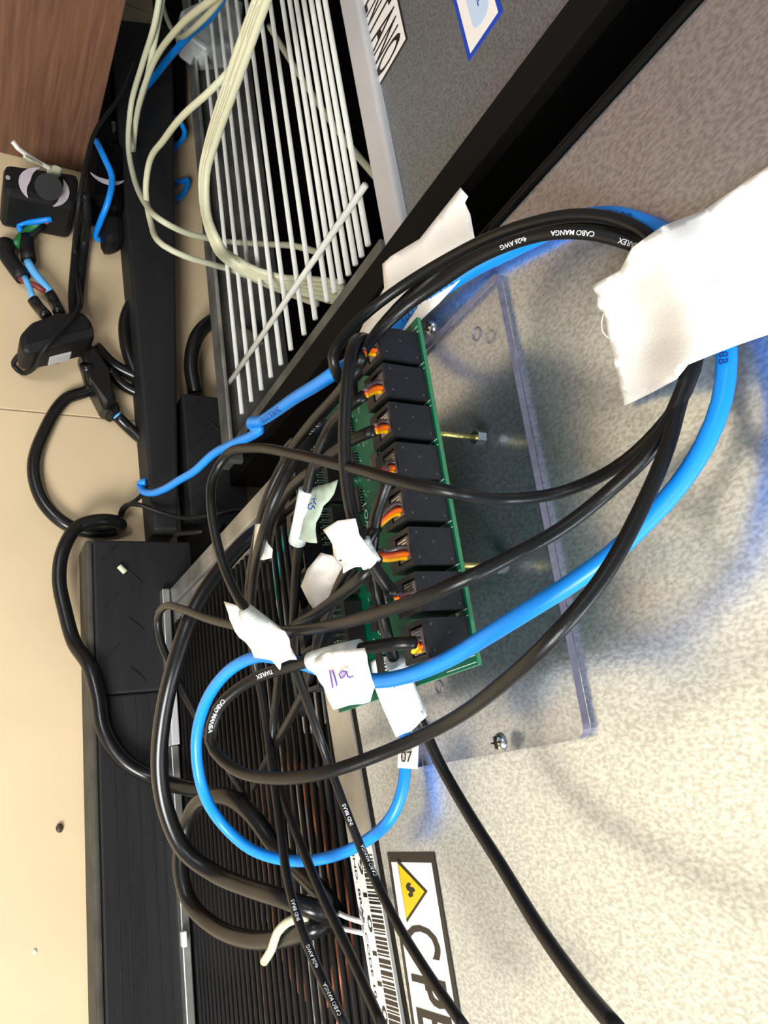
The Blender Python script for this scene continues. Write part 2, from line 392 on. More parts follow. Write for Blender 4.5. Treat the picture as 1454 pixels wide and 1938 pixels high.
tb('capillary_tube', [(470, 1060, .191), (480, 1150, .191), (500, 1250, .191), (520, 1380, .191), (540, 1480, .191)], .003, 'tube', ra)
tb('capillary_tube', [(505, 1010, .191), (525, 1110, .191), (550, 1240, .191)], .003, 'tube', ra)
tb('earth_wire', [(545, 1000, .190), (530, 1050, .190), (525, 1110, .190), (538, 1190, .190), (560, 1260, .190), (570, 1330, .190)], .002, 'teal', ra)
obj('fan_housing', slab([(395, 1625), (470, 1632), (486, 1740), (478, 1822), (432, 1815), (405, 1720)], .196, .205, .002), 'tube', ra)
obj('relay_cover', slab([(560, 1270), (590, 1280), (600, 1370), (574, 1392), (560, 1330)], .198, .206, .002), 'tube', ra)
b = bmesh.new(); bmesh.ops.create_uvsphere(b, u_segments=24, v_segments=14, radius=1)
for v in b.verts: v.co = Vector((v.co.x * .085, v.co.y * .07, v.co.z * .075)) + Vector((.11, .31, -.60))
obj('compressor', b, 'dull', ra, smooth=True)
b = BX((-.02, .23, -.65), (.06, .27, -.55), .004); obj('fan_motor', b, 'galv_plain', ra)
obj('drip_tray', BX((.03, .205, -.672), (.10, .215, -.60), .003), 'tube', ra)
b = BX(onY(340, 1762, .172), onY(356, 1792, .176), .001); 
obj('cable_clip', b, 'paper', ra)
tb('white_wire', [(575, 1700, .172), (590, 1697, .172), (620, 1715, .172), (655, 1735, .174), (685, 1745, .178)], .0012, 'paper', ra)
tb('white_wire', [(570, 1745, .172), (620, 1755, .174), (650, 1758, .175), (686, 1766, .178)], .0012, 'paper', ra)

# C-PE sticker
def stick(name, corners, Y, mt, par, th=.0004, n=None):
    """corners: four (x, z) in the plane Y"""
    a = [Vector((x, Y - th, z)) for x, z in corners]; return obj(name, PR([Vector((p.x, Y - .00005, p.z)) for p in a], a), mt, par)
c0 = onY(734, 1612, YA); c1 = onY(822, 1610, YA); c2 = onY(784, 1938, YA); c3 = onY(876, 1938, YA)
ex = (c3 - c1).normalized(); SA0 = c0.copy(); hA = c1.z - c0.z; ez = Vector((0, 0, 1))
sx = Vector((1, 0, (c3.z - c1.z) / (c3.x - c1.x))).normalized()
Lb = .30
def SP(u, v, d=0): q = SA0 + sx * u + ez * v; return (q.x, q.z)
st = stick('sticker', [SP(0, 0), SP(Lb, 0), SP(Lb, hA), SP(0, hA)], YA, 'ink', ra); st['label'] = 'white C-PE sticker with black border and yellow warning triangle'
bw = .0042
stick('sticker_face', [SP(bw, bw * .7), SP(Lb - bw, bw * .7), SP(Lb - bw, hA - bw * .7), SP(bw, hA - bw * .7)], YA - .0004, 'paper', st, .0002)
def uvp(x, y): q = onY(x, y, YA - .0008); return (q.x, q.z)
stick('triangle_border', [uvp(751, 1625), uvp(809, 1687), uvp(770, 1746)], YA - .0006, 'ink', st, .0002)
stick('warning_triangle', [uvp(754, 1634), uvp(804, 1687), uvp(770, 1738)], YA - .0008, 'yellow_ink', st, .0002)
b = bmesh.new()
sym = [(768, 1676), (772, 1670), (778, 1672), (776, 1678), (783, 1680), (786, 1686), (781, 1690), (782, 1696), (776, 1699), (772, 1693), (776, 1688), (770, 1684)]
a = [onY(x, y, YA - .0011) for x, y in sym]; b = PR([Vector((p.x, YA - .001, p.z)) for p in a], a); obj('hazard_symbol', b, 'ink', st)
b = bmesh.new()
def letter(bm, ch, ya, yb, Y, base_z, hgt, slope=0):
    xa = onY(800, ya, Y).x; xb = onY(800, yb, Y).x
    text_plane(bm, ch, (xa, Y, base_z + slope * xa), (1, 0, slope), (0, 0, 1), xb - xa, hgt)
slp = sx.z / sx.x; z0 = SA0.z - slp * SA0.x
for ch, ya, yb in (('C', 1752, 1812), ('P', 1848, 1900), ('E', 1910, 1962)):
    letter(b, ch, ya, yb, YA - .0008, z0 + hA * .17, hA * .66, slp)
q0 = onY(800, 1822, YA).x
BX((q0, YA - .0009, z0 + hA * .42 + slp * q0), (q0 + .010, YA - .0008, z0 + hA * .50 + slp * q0), 0, b)
obj('lettering', b, 'ink', st)
# barcode sticker on the lip
xb0 = onY(690, 1600, YA).x; bar = thing
def LPt(u, v): x = xb0 + u; zt, zb = lipz(x); return (x, zb + (zt - zb) * v)
bs_ = stick('barcode_sticker', [LPt(0, .03), LPt(.26, .03), LPt(.26, .97), LPt(0, .97)], YA, 'paper', ra, .0003)
b = bmesh.new(); u = .004; rnd = random.Random(4)
while u < .255:
    ww = rnd.choice((.0005, .0005, .0011, .0018))
    c = [LPt(u, .52), LPt(u + ww, .52), LPt(u + ww, .94), LPt(u, .94)]
    PR([Vector((x, YA - .0003, z)) for x, z in c], [Vector((x, YA - .0005, z)) for x, z in c], 0, b); u += ww + rnd.choice((.0007, .0012, .0007))
obj('barcode', b, 'ink', bs_)
b = bmesh.new(); sl = .082
for s_, u, wd, v, h in (('9 1 0 1 1 0 3 0 2 5 1 0 1 1 3 1 0 3 2 5', .006, .24, .33, .0040), ('IND. BRAS. CODE 10.5203.1', .004, .08, .14, .0022), ('OF MEMORY BASE', .10, .05, .14, .0022), ('9103 2503', .17, .05, .14, .0022)):
    x, z = LPt(u, v); text_plane(b, s_, (x, YA - .00045, z), (1, 0, sl), (0, 0, 1), wd, h)
obj('print', b, 'ink', bs_)

# ================================================================ far refrigerator
YB = .24
XB = onY(1151, 0, YB).x; XBf = onY(1075, 0, YB).x; XL = -1.5
rb = thing('refrigerator', 'dull grey refrigerator back with black side and white wire condenser beyond the gap', 'refrigerator', (-.7, .55, FZ))
zl0 = onY(750, 425, YB).z; zl1 = onY(715, 457, YB).z
obj('back_panel', BX((XL, YB + .010, zl0), (XBf, YB + .014, .75)), 'galv_far', rb)
b = BX((XL, YB + .004, zl1), (XBf, YB + .016, zl0), .003, seg=3); obj('lower_lip', b, 'lip_far', rb, smooth=False)
zf = onY(430, 850, YB).z; zs = onY(500, 805, YB).z
b = PR([Vector((XBf, YB, zf)), Vector((XB, YB, zs)), Vector((XB, YB, .75)), Vector((XBf, YB, .75))],
       [Vector((XBf, YB + .01, zf)), Vector((XB, YB + .01, zs)), Vector((XB, YB + .01, .75)), Vector((XBf, YB + .01, .75))], .001)
obj('rear_flange', b, 'flange', rb)
obj('side_panel', BX((XB - .004, YB + .0102, zs), (XB, .9, .75)), 'black', rb)
obj('top_panel', BX((XL, YB + .015, .72), (XBf, .9, .75)), 'black', rb)
obj('left_side_panel', BX((XL - .004, YB + .005, -.70), (XL, .9, .75)), 'black', rb)
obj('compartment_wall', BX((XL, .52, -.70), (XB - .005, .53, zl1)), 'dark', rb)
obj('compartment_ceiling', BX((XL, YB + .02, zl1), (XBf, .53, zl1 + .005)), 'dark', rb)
b = BX((XBf - .012, YB + .002, -.70), (XBf - .0005, YB + .02, zl1), .001); obj('corner_channel', b, 'dusty', rb)
obj('compartment_side', BX((XBf, YB + .012, -.69), (XB - .005, .40, -.40)), 'black', rb)
zp = onY(378, 200, YB).z
obj('base_pan', BX((XL, YB - .004, zp - .012), (XBf + .01, .315, zp - .004), .002), 'dusty', rb)
obj('pan_shade', BX((XL, .3155, zp - .012), (XB - .006, .53, zp - .006)), 'dark', rb)  # added dark sheet, keeps the lit floor out of the shaded compartment
obj('pan_rim', BX((XL, YB - .006, zp - .012), (XBf + .01, YB - .002, zp + .012), .001), 'galv_plain', rb)
for x in (-1.4, -.42): obj('foot', BX((x, .30, FZ + .0005), (x + .04, .34, zp - .012), .003), 'dull', rb)
ends = [(458, 783), (476, 760), (495, 738), (513, 714), (532, 690), (551, 662), (576, 633), (597, 604), (620, 571), (634, 554), (646, 537), (660, 520), (673, 501), (685, 485), (697, 464)]
L = 1.1; rodm = None
for (x, y) in ends:
    e = onY(x, y, YB + .006)
    if rodm is None: rodm = obj('condenser_wire', cyl((-L / 2, 0, 0), (L / 2, 0, 0), .0022, 8), 'rod_white', rb, (e.x - L / 2, e.y, e.z), smooth=True)
    else: dup(rodm, (e.x - L / 2, e.y, e.z))
obj('cross_wire', cyl(onY(422, 742, YB + .001), onY(692, 350, YB + .001), .0025, 8), 'rod_white', rb, smooth=True)
hp = zp - .004 + CH; b = gprism([(342, 18), (400, -10), (462, 0), (458, 84), (392, 92), (352, 62)], hp + .035, hp + .0005, .004); obj('terminal_box', b, 'tube', rb)
b = bmesh.new(); bmesh.ops.create_uvsphere(b, u_segments=20, v_segments=12, radius=1)
cc = onY(490, 330, .36)
for v in b.verts: v.co = Vector((v.co.x * .17, v.co.y * .06, v.co.z * .06)) + cc
obj('compressor', b, 'brown', rb, smooth=True)
obj('evaporator_bracket', slab([(400, 600), (470, 625), (500, 650), (470, 660), (420, 640)], .262, .27, .001), 'galv_plain', rb)
# NTANO sticker and blue edged sticker
n0 = onY(712, 176, YB + .01); n1 = onY(772, 73, YB + .01)
YS = YB + .010; hN = n1.z - n0.z
stk = stick('sticker', [(n0.x - .34, n0.z), (n0.x, n0.z), (n0.x, n0.z + hN), (n0.x - .34, n0.z + hN)], YS, 'ink', rb); stk['label'] = 'white sticker with thin black border and letters NTANO'
t_ = .0016
stick('sticker_face', [(n0.x - .34 + t_, n0.z + t_), (n0.x - t_, n0.z + t_), (n0.x - t_, n0.z + hN - t_), (n0.x - .34 + t_, n0.z + hN - t_)], YS - .0004, 'paper', stk, .0002)
b = bmesh.new()
lw = .0105; xx = n0.x - .0045
for ch in 'ONATNE':
    wd = lw * {'O': 1.15, 'N': .95, 'A': 1.15, 'T': 1.0, 'E': .8}[ch]
    xx -= wd; text_plane(b, ch, (xx, YS - .0008, n0.z + hN * .13), (1, 0, 0), (0, 0, 1), wd, hN * .74); xx -= .0016
obj('lettering', b, 'ink', stk)
d0 = onY(888, 117, YS); d1 = onY(953, 22, YS); hD = d1.z - d0.z
sb = stick('blue_edged_sticker', [(d0.x - .09, d0.z), (d0.x, d0.z), (d0.x, d0.z + hD), (d0.x - .09, d0.z + hD)], YS, 'blue_ink', rb)
stick('sticker_face', [(d0.x - .087, d0.z + .003), (d0.x - .003, d0.z + .003), (d0.x - .003, d0.z + hD - .003), (d0.x - .087, d0.z + hD - .003)], YS - .0004, 'paper', sb, .0002)
rr = []; ax0, az0, ax1, az1, rad = d0.x - .062, d0.z + .010, d0.x - .010, d0.z + hD - .007, .007
for (cx, cz, a0) in ((ax1 - rad, az1 - rad, 0), (ax0 + rad, az1 - rad, 90), (ax0 + rad, az0 + rad, 180), (ax1 - rad, az0 + rad, 270)):
    for k in range(5): a = math.radians(a0 + k * 22.5); rr.append((cx + rad * math.cos(a), cz + rad * math.sin(a)))
stick('pale_blue_panel', rr, YS - .0006, 'pale_blue_ink', sb, .0002)
b = bmesh.new(); text_plane(b, 'PROCEL', (d0.x - .052, YS - .0009, az1 - .008), (1, 0, 0), (0, 0, 1), .03, .005); obj('print', b, 'dark_blue_ink', sb)
b = bmesh.new(); text_plane(b, 'GPPP', (d0.x - .084, YS - .0007, d0.z + .006), (0, 0, 1), (-1, 0, 0), hD - .014, .004); obj('print', b, 'dark_blue_ink', sb)

# ================================================================ desk panel, rubber mats
wb = onG(165, 325, .004); wx = wb.x
dk = thing('desk', 'brown wood-grain desk end panel standing behind the power strips', 'desk', (wx, -.2, FZ))
obj('side_panel', BX((wx - .025, -.9, FZ + .001), (wx, wb.y, .1), .001), 'wood', dk)
obj('shade_strip', BX((wx - .95, wb.y + .001, FZ + .001), (wx - .002, wb.y + .020, FZ + .05), .001), 'black', dk)  # black strip added to darken the shaded space beyond the desk
dc = thing('shade_block', 'black block added as shade on the floor behind the far beam', 'shade block', onG(320, 150, 0))  # added block that blackens the floor between beam and pan
obj('body', gprism([(292, -60), (350, -60), (352, 246), (312, 246)], .02, .0005, .002), 'black', dc)
obj('desk_top', BX((wx - .9, -.9, .02), (wx - .0255, wb.y + .08, .045), .001), 'wood', dk)

def ridge(cx, cy, ln, ang, z):
    return (cx, cy, ln, ang, z)
MT = .04
def treads(bm, x0, x1, y0, y1, z, px=.045, py=.042):
    k = 0; x = x0
    row = 0
    xx = x0 + .012
    while xx < x1 - .008:
        yy = y0 + .012 + (row % 2) * py * .5
        while yy < y1 - .006:
            a = math.radians(45 if row % 2 else -45); c, s = math.cos(a), math.sin(a); l, w_ = .012, .0014
            pts = [(-l, 0), (0, -w_), (l, 0), (0, w_)]
            bo = [Vector((xx + u * c - v * s, yy + u * s + v * c, z - .0005)) for u, v in pts]
            tp = [Vector((xx + u * .7 * c - v * .5 * s, yy + u * .7 * s + v * .5 * c, z + .0012)) for u, v in pts]
            PR(bo, tp, 0, bm); yy += py
        xx += px * .5; row += 1
    return bm
tz = FZ + MT
a0 = onG(162, 1022, MT); 
mx0, my0 = a0.x, a0.y; mid = onG(240, 1312, MT).x; my1 = .178
ma = thing('rubber_mat', 'black rubber mat with raised diamond tread under the near refrigerator', 'mat', (.1, .15, FZ))
obj('tread_plate', BX((mx0, my0 + .006, FZ), (mid, .30, tz + .001), .002), 'rubber', ma)
obj('tread', treads(bmesh.new(), mx0, mid, my0 + .008, my1, tz + .001), 'rubber', ma)['kind'] = 'stuff'
b = BX((mid + .0005, my0 + .006, FZ), (.72, .30, tz), .002)
obj('plain_plate', b, 'rubber', ma)
for k, yy in enumerate((.128, .136, .147, .158, .166)):
    obj('groove_rib', BX((mid + .004, yy, tz - .001), (.70, yy + .0012, tz + .0005)), 'rubber', ma)
obj('outer_edge', BX((mx0, my0, FZ), (.72, my0 + .0058, tz - .001), .002), 'rubber_side', ma)
mb = thing('rubber_mat', 'long narrow black rubber beam under the far refrigerator', 'mat', (-.6, .19, FZ))
e0 = onG(245, 480, MT); e1 = onG(292, 1004, MT); f0 = onG(333, 480, MT); f1 = onG(339, 1004, MT)
g0 = e0 + (e0 - e1) * 1.1; h0 = f0 + (f0 - f1) * 1.1
b = PR([Vector((p.x, p.y, FZ)) for p in (g0, e1, f1, h0)], [Vector((p.x, p.y, tz)) for p in (g0, e1, f1, h0)], .003); obj('beam', b, 'rubber', mb)
j0 = onG(345, 742, MT)
obj('tread_plate', BX((j0.x, f1.y + .001 + .012, FZ), (-.262, .27, tz - .002), .002), 'rubber', mb)
obj('tread', treads(bmesh.new(), j0.x, -.262, f1.y + .012, .262, tz - .002), 'rubber', mb)['kind'] = 'stuff'

# ================================================================ acrylic plate with screws and rods
YP = .1768
ac = thing('mounting_plate', 'clear acrylic plate screwed to the near refrigerator behind the circuit board', 'plate', (-.09, YA, -.28))
q1 = onY(936, 518, YP); q2 = onY(1108, 1396, YP); q3 = onY(838, 1447, YP)
xl, xr, zt, zb = q1.x, q2.x, (q1.z + q2.z) / 2, q3.z - .02
tl = (q2.z - q1.z) / (q2.x - q1.x)
def AP(x, z, y=YP): return Vector((x, y, z + tl * (x - xr)))
zt = q2.z
c = [AP(xl, zb), AP(xr, zb), AP(xr, zt - .004)]
c += [AP(xr - .004 + .004 * math.cos(t), zt - .004 + .004 * math.sin(t)) for t in (.4, .8, 1.2)] + [AP(xr - .004, zt), AP(xl, zt)]
bk = [Vector((p.x, YP + .003, p.z)) for p in c]
b = PR(bk, c); b.faces.ensure_lookup_table()
for f in b.faces:
    f.material_index = 0 if abs(f.calc_center_median().y - YP) < 1e-4 or abs(f.calc_center_median().y - YP - .003) < 1e-4 else 1
obj('acrylic_sheet', b, ['acrylic', 'acrylic_edge'], ac)
def screw(x, y, par):
    p = onY(x, y, YP - .002)
    b = bmesh.new(); bmesh.ops.create_uvsphere(b, u_segments=20, v_segments=10, radius=.0034)
    for v in b.verts: v.co = Vector((v.co.x, min(v.co.y, 0) * .75, v.co.z))
    bmesh.ops.translate(b, verts=b.verts[:], vec=Vector((p.x, YP - .0004, p.z)))
    s = obj('screw', b, 'steel', par, smooth=True)
    b = BX((p.x - .0022, YP - .0034, p.z - .00035), (p.x + .0022, YP - .0020, p.z + .00035)); BX((p.x - .00035, YP - .0034, p.z - .0022), (p.x + .00035, YP - .0020, p.z + .0022), 0, b)
    obj('cross_slot', b, 'ink', s)
for x, y in ((812, 619), (942, 1405)): screw(x, y, ac)
for x, y in ((904, 632), (833, 1300)):
    p = onY(x, y, YP); b = tube([Vector((p.x + .0026 * math.cos(t * .7), YP - .0003, p.z + .0026 * math.sin(t * .7))) for t in range(10)], .0004, 6); obj('drilled_hole', b, 'acrylic_edge', ac)
for x, y in ((903, 828), (945, 1070)):
    p = onY(x, y, YP - .003)
    rd = obj('threaded_rod', cyl((p.x, .1520, p.z), (p.x, YP - .0002, p.z), .0011), 'brass', ac, smooth=True)
    obj('nut', cyl((p.x, YP - .0042, p.z), (p.x, YP - .0004, p.z), .0029, 6), 'steel', rd)
    obj('locknut', cyl((p.x, .1525, p.z), (p.x, .1545, p.z), .0027, 6), 'steel', rd)
# ================================================================ circuit board
YPCB = .150
t0 = onY(789, 600, YPCB); t1 = onY(905, 1258, YPCB)
tb_ = (t1.z - t0.z) / (t1.x - t0.x); ta = math.atan(tb_)
def BP(x, z, y=YPCB):                         # x along the board, z measured down from its top edge
    return Vector((x, y, t0.z + tb_ * (x - t0.x) - z))
pc = thing('circuit_board', 'green circuit board with two rows of black sockets on brass rods', 'circuit board', (-.09, YPCB, -.30))
bx0, bx1, bh = t0.x, t1.x, .104
c = [BP(bx0, bh), BP(bx1, bh), BP(bx1, 0), BP(bx0, 0)]
b = PR([Vector((p.x, YPCB + .0016, p.z)) for p in c], c)
for f in b.faces:
    f.material_index = 0 if abs(f.calc_center_median().y - YPCB) < 1e-4 or abs(f.calc_center_median().y - YPCB - .0016) < 1e-4 else 1
obj('board', b, ['pcb', 'pcb_edge'], pc)
def jack_mesh(wd, dp, ht):
    b = bmesh.new()
    o = [(-wd / 2, 0), (wd / 2, 0), (wd / 2, -dp), (-wd / 2, -dp)]
    ow, z1, z2 = wd * .37, -dp * .08, -dp * .66
    i = [(-ow, z1), (ow, z1), (ow, z2), (-ow, z2)]
    def ring(l, y): return [b.verts.new((x, y, z)) for x, z in l]
    B0 = ring(o, 0); B1 = ring(o, -ht); I1 = ring(i, -ht); I2 = ring(i, -ht + .011)
    b.faces.new(B0); b.faces.new(I2)
    for A, C in ((B0, B1), (B1, I1), (I1, I2)):
        for k in range(4): b.faces.new((A[k], A[(k + 1) % 4], C[(k + 1) % 4], C[k]))
    for dx, dy in ((-.0044, -.0148), (.0040, -.0150), (.0046, -.0022), (-.0014, -.0085)):     # mould marks on the upper side
        f = b.faces.new([b.verts.new((dx + .00045 * math.cos(a), dy + .00045 * math.sin(a), .00012)) for a in [i_ * math.pi / 4 for i_ in range(8)]]); f.material_index = 1
    return b
JH = .0175; JX = []
jm = None
tops = [((717, 612), (724.5, 673)), ((729, 684), (738, 747)), ((739, 759.5), (750, 824)), ((753, 835), (760, 901)), ((765, 915), (775, 980)), ((778, 992), (785, 1065)), ((792.5, 1076), (800, 1148)), ((807, 1159), (821, 1232))]
for k in range(8):
    x = -.1472 + k * .01535
    l = BP(x, .0012)
    if jm is None:
        jm = obj('socket', jack_mesh(.0128, .0142, JH), ['jack', 'mark'], pc, l); jm.rotation_euler = (0, -ta, 0); j = jm
    else: j = dup(jm, l)
    JX.append(x)
    # silkscreen outline lines between sockets
b = bmesh.new()
for k in range(9):
    x = -.1472 + (k - .5) * .01535
    for dx in (-.0011, .0011):
        PR([BP(x + dx - .00013, .0005, YPCB - .00002), BP(x + dx + .00013, .0005, YPCB - .00002), BP(x + dx + .00013, .018, YPCB - .00002), BP(x + dx - .00013, .018, YPCB - .00002)],
           [BP(x + dx - .00013, .0005, YPCB - .0001), BP(x + dx + .00013, .0005, YPCB - .0001), BP(x + dx + .00013, .018, YPCB - .0001), BP(x + dx - .00013, .018, YPCB - .0001)], 0, b)
rnd = random.Random(3)
for k in range(150):                          # component outlines and pads
    x = rnd.uniform(bx0 + .004, bx1 - .004); z = rnd.choice((rnd.uniform(.020, .034), rnd.uniform(.048, .068)))
    wx_, wz_ = rnd.choice(((.0012, .0002), (.0002, .0012), (.0006, .0006)))
    PR([BP(x, z, YPCB - .00002), BP(x + wx_, z, YPCB - .00002), BP(x + wx_, z + wz_, YPCB - .00002), BP(x, z + wz_, YPCB - .00002)],
       [BP(x, z, YPCB - .0001), BP(x + wx_, z, YPCB - .0001), BP(x + wx_, z + wz_, YPCB - .0001), BP(x, z + wz_, YPCB - .0001)], 0, b)
tx = Vector((1, 0, tb_)).normalized()
l0 = onY(689, 955, YPCB - .0001); l1 = onY(701, 1042, YPCB - .0001)
text_plane(b, 'LOAD-S', l0 + Vector((0, -.0003, 0)), (1, 0, tb_), (0, 0, 1), (l1.x - l0.x) * .98, .0026)
for k in range(8): 
    for s_, z in (('JP%d' % (k + 1), .0235), ('U%d C%d' % (k + 1, k + 11), .052)):
        text_plane(b, s_, BP(JX[k] - .004, z, YPCB - .0001), (1, 0, tb_), (0, 0, 1), .005, .0013)
o = obj('silkscreen', b, 'silk', pc)
# chips with pins
def chip(x, z, w_, h_, npin, par, side='z'):
    b = BX((-w_ / 2, -.0016, -h_ / 2), (w_ / 2, 0, h_ / 2), .0002); c = obj('chip', b, 'chip', par, BP(x, z, YPCB - .0004)); c.rotation_euler = (0, -ta, 0)
    b = bmesh.new()
    for k in range(npin):
        if side == 'z':
            u = -w_ / 2 + (k + .5) * w_ / npin
            for s in (-1, 1): BX((u - .00022, -.0009, s * h_ / 2), (u + .00022, .0003, s * (h_ / 2 + .0011)), 0, b)
        else:
            u = -h_ / 2 + (k + .5) * h_ / npin
            for s in (-1, 1): BX((s * w_ / 2, -.0009, u - .00022), (s * (w_ / 2 + .0011), .0003, u + .00022), 0, b)
    pn = obj('pins', b, 'pin', par, BP(x, z, YPCB - .0004)); pn.rotation_euler = (0, -ta, 0); pn.parent = c; pn.location = (0, 0, 0); pn.rotation_euler = (0, 0, 0)
for k in range(8):
    chip(JX[k] + .001, .0232, .0052, .0042, 8, pc)
for k in range(7):
    chip(-.143 + k * .0165, .0605, .0105, .0040, 8, pc)
chip(-.12, .042, .006, .006, 7, pc)
# crystal can
b = tube([BP(-.066, .0475, YPCB - .0022), BP(-.058, .0475, YPCB - .0022)], .0021, 10); obj('crystal', b, 'steel', pc, smooth=True)
# pin headers with long pins
hx0 = -.150
for k in range(6):
    x = hx0 + .006 + k * .0205
    b = BX((-.0088, -.0085, -.0026), (.0088, -.0002, .0026), .0003); h = obj('pin_header', b, 'chip', pc, BP(x, .0735)); 
    b = bmesh.new()
    for q in range(7):
        for s in (-.00127, .00127): BX((-.0077 + q * .00254 - .00025, -.0128, s - .00025), (-.0077 + q * .00254 + .00025, -.0085, s + .00025), 0, b)
    pn = obj('pins', b, 'pin', pc, BP(x, .0735)); pn.parent = h; pn.location = (0, 0, 0)
b = bmesh.new(); bmesh.ops.create_uvsphere(b, u_segments=12, v_segments=6, radius=.003)
# lower row of sockets
jm2 = None
for k in range(7):
    x = -.1425 + k * .0163
    l = BP(x, .084)
    j = dup(jm, l)
# small chips capacitors near the board corner
b = bmesh.new()
for k in range(10):
    x = bx1 - .004 - k * .0022; PRz = .004 + (k % 3) * .003
    BX(BP(x, PRz, YPCB - .001), BP(x - .0012, PRz + .0022, YPCB), 0, b)
obj('capacitors', b, 'pin', pc)

# ================================================================ cables
def cable(label, pts, r, mt='cable', name='cable', texts=(), group=None, step=.004, ink='white_ink', cat='cable'):
    pth = path(pts, step)
    lo = min(pth, key=lambda p: p.z)
    t = thing(name, label, cat, (lo.x, lo.y, lo.z - r), group)
    obj('sheath', tube(pth, r, 16), mt, t, smooth=True)
    for (s_, x, y, size, flip, side) in texts:
        # the spot on the cable nearest to the line of sight through that pixel
        best = None; d = 0; L_ = 0
        rr_ = ray(x, y).normalized()
        for i, p in enumerate(pth):
            if i: L_ += (p - pth[i - 1]).length
            dd = (p - rr_ * p.dot(rr_)).length
            if best is None or dd < best: best = dd; d = L_
        b = bmesh.new(); text_tube(b, s_, pth, r, d, size, flip, side); obj('print', b, ink, t)
    return t, pth
def plug(t, k, tipdir, wires=True, exit_pt=None):
    """clear plug in socket k with its four coloured wires running to the sheath"""
    c = BP(JX[k], .0012 + .0142 * .37, YPCB - JH)
    b = BX((c.x - .0042, c.y + .0002, c.z - .0036), (c.x + .0042, c.y + .0095, c.z + .0036), .0004)
    p = obj('plug', b, 'clear', t)
    b = bmesh.new()
    for q in range(4): BX((c.x - .0030 + q * .0010, c.y - .0001, c.z - .0026), (c.x - .0026 + q * .0010, c.y + .001, c.z + .0026), 0, b)
    obj('contacts', b, 'pin', p)
    if exit_pt is not None:
        for q, (mt) in enumerate(('w_yellow', 'w_orange', 'w_red', 'clear')):
            s = Vector((c.x + .0030 - q * .0011, c.y + .001, c.z + .0008 + (q % 2) * .0012))
            e = exit_pt + Vector((.0012 - q * .0008, -.0002, .0004 * (q % 2)))
            mid = (s + e) / 2 + Vector((.0008, -.0030, .0006))
            obj('wire', tube(cr([s, s + Vector((0, -.0022, 0)), mid, e], .0008), .00085, 6), mt, t, smooth=True)
R = .00205
# flags: folded tape glued round a cable
def flag(t, poly, depth, mt='tape', wrap=None, jag=3, seed=1, name='tape_flag', label=None):
    o = obj(name, sheet(poly, depth, 12, jag, seed), mt, t, solid=.0003, smooth=True, label=label)
    if wrap:
        pts, rr = wrap; obj('tape_wrap', tube(path(pts), rr, 14), 'tape_thin', t, smooth=True)
    return o
plane = lambda Y, a=.0012, s=.03: (lambda x, y: Y + a * noise.noise(Vector((x * s, y * s, Y * 50))))

# cable to the eighth socket, the big front loop
E_ = [(1292, 520, .1735), (1322, 590, .173), (1312, 680, .171), (1290, 750, .168), (1262, 850, .16), (1215, 960, .15), (1140, 1095, .138), (1050, 1203, .128), (950, 1295, .126), (850, 1366, .126), (740, 1419, .118), (620, 1461, .105), (520, 1473, .096), (440, 1453, .089), (398, 1402, .085), (412, 1342, .087), (470, 1291, .095), (560, 1258, .105), (640, 1238, .112), (720, 1222, .119), (765, 1217, .123), (785, 1216, .1265)]
t, pth = cable('black signal cable looping out in front with handwritten 11a tape flag', E_, R, texts=[('TIAFLEX', 520, 1280, .0014, True, 0.0), ('CABO MANGA', 445, 1345, .0014, True, .1)], group='black signal cables')
plug(t, 7, None, exit_pt=P((790, 1216, .1275)))
flag(t, [(580, 1252), (618, 1235, 0), (690, 1226), (700, 1270), (709, 1300), (700, 1328), (660, 1335), (632, 1343), (622, 1325), (605, 1290), (590, 1270)], plane(.1065), wrap=([(590, 1252, .108), (640, 1238, .112), (682, 1229, .1155)], .0034), seed=2, label='torn white tape flag with handwritten 11a')
b = bmesh.new()
def pen(bm, pts, Y, r=.00025): tube([P((x, y, Y)) for x, y in pts], r, 5, bm)
pen(b, [(624, 1268), (627, 1285), (630, 1302)], .1052); pen(b, [(629, 1268), (634, 1283), (638, 1298)], .1052)
pen(b, [(657, 1272), (649, 1270), (642, 1276), (646, 1284), (652, 1280), (656, 1271), (658, 1280), (663, 1282), (668, 1280)], .1052)
obj('handwriting', b, 'violet_ink', t)

D_ = [(1280, 500, .1735), (1318, 585, .1735), (1322, 660, .1725), (1298, 740, .1715), (1245, 815, .170), (1160, 888, .168), (1060, 932, .160), (960, 945, .145), (860, 932, .121), (760, 911, .112), (660, 884, .109), (560, 860, .104), (480, 848, .1), (430, 860, .096), (403, 905, .092), (400, 960, .09), (413, 1035, .092), (440, 1110, .095), (478, 1168, .098), (520, 1205, .104), (552, 1250, .115), (578, 1320, .13), (610, 1410, .143), (650, 1520, .149), (692, 1625, .153), (745, 1735, .154), (805, 1835, .152), (880, 1945, .15)]
t, _ = cable('black signal cable crossing the sockets then running past the barcode sticker', D_, R * .92, texts=[('IND BRAS', 668, 1570, .0014, True, 0.0), ('CABO MANGA', 707, 1666, .0014, True, 0.5)], group='black signal cables')
flag(t, [(424, 1138), (470, 1150), (500, 1165), (540, 1195), (550, 1225), (562, 1248), (532, 1255), (530, 1268), (515, 1250), (482, 1245), (465, 1215), (445, 1195)], plane(.1005, .0018), wrap=([(466, 1158, .0975), (500, 1185, .100), (522, 1202, .1035)], .0032), seed=5, label='large torn white tape flag')

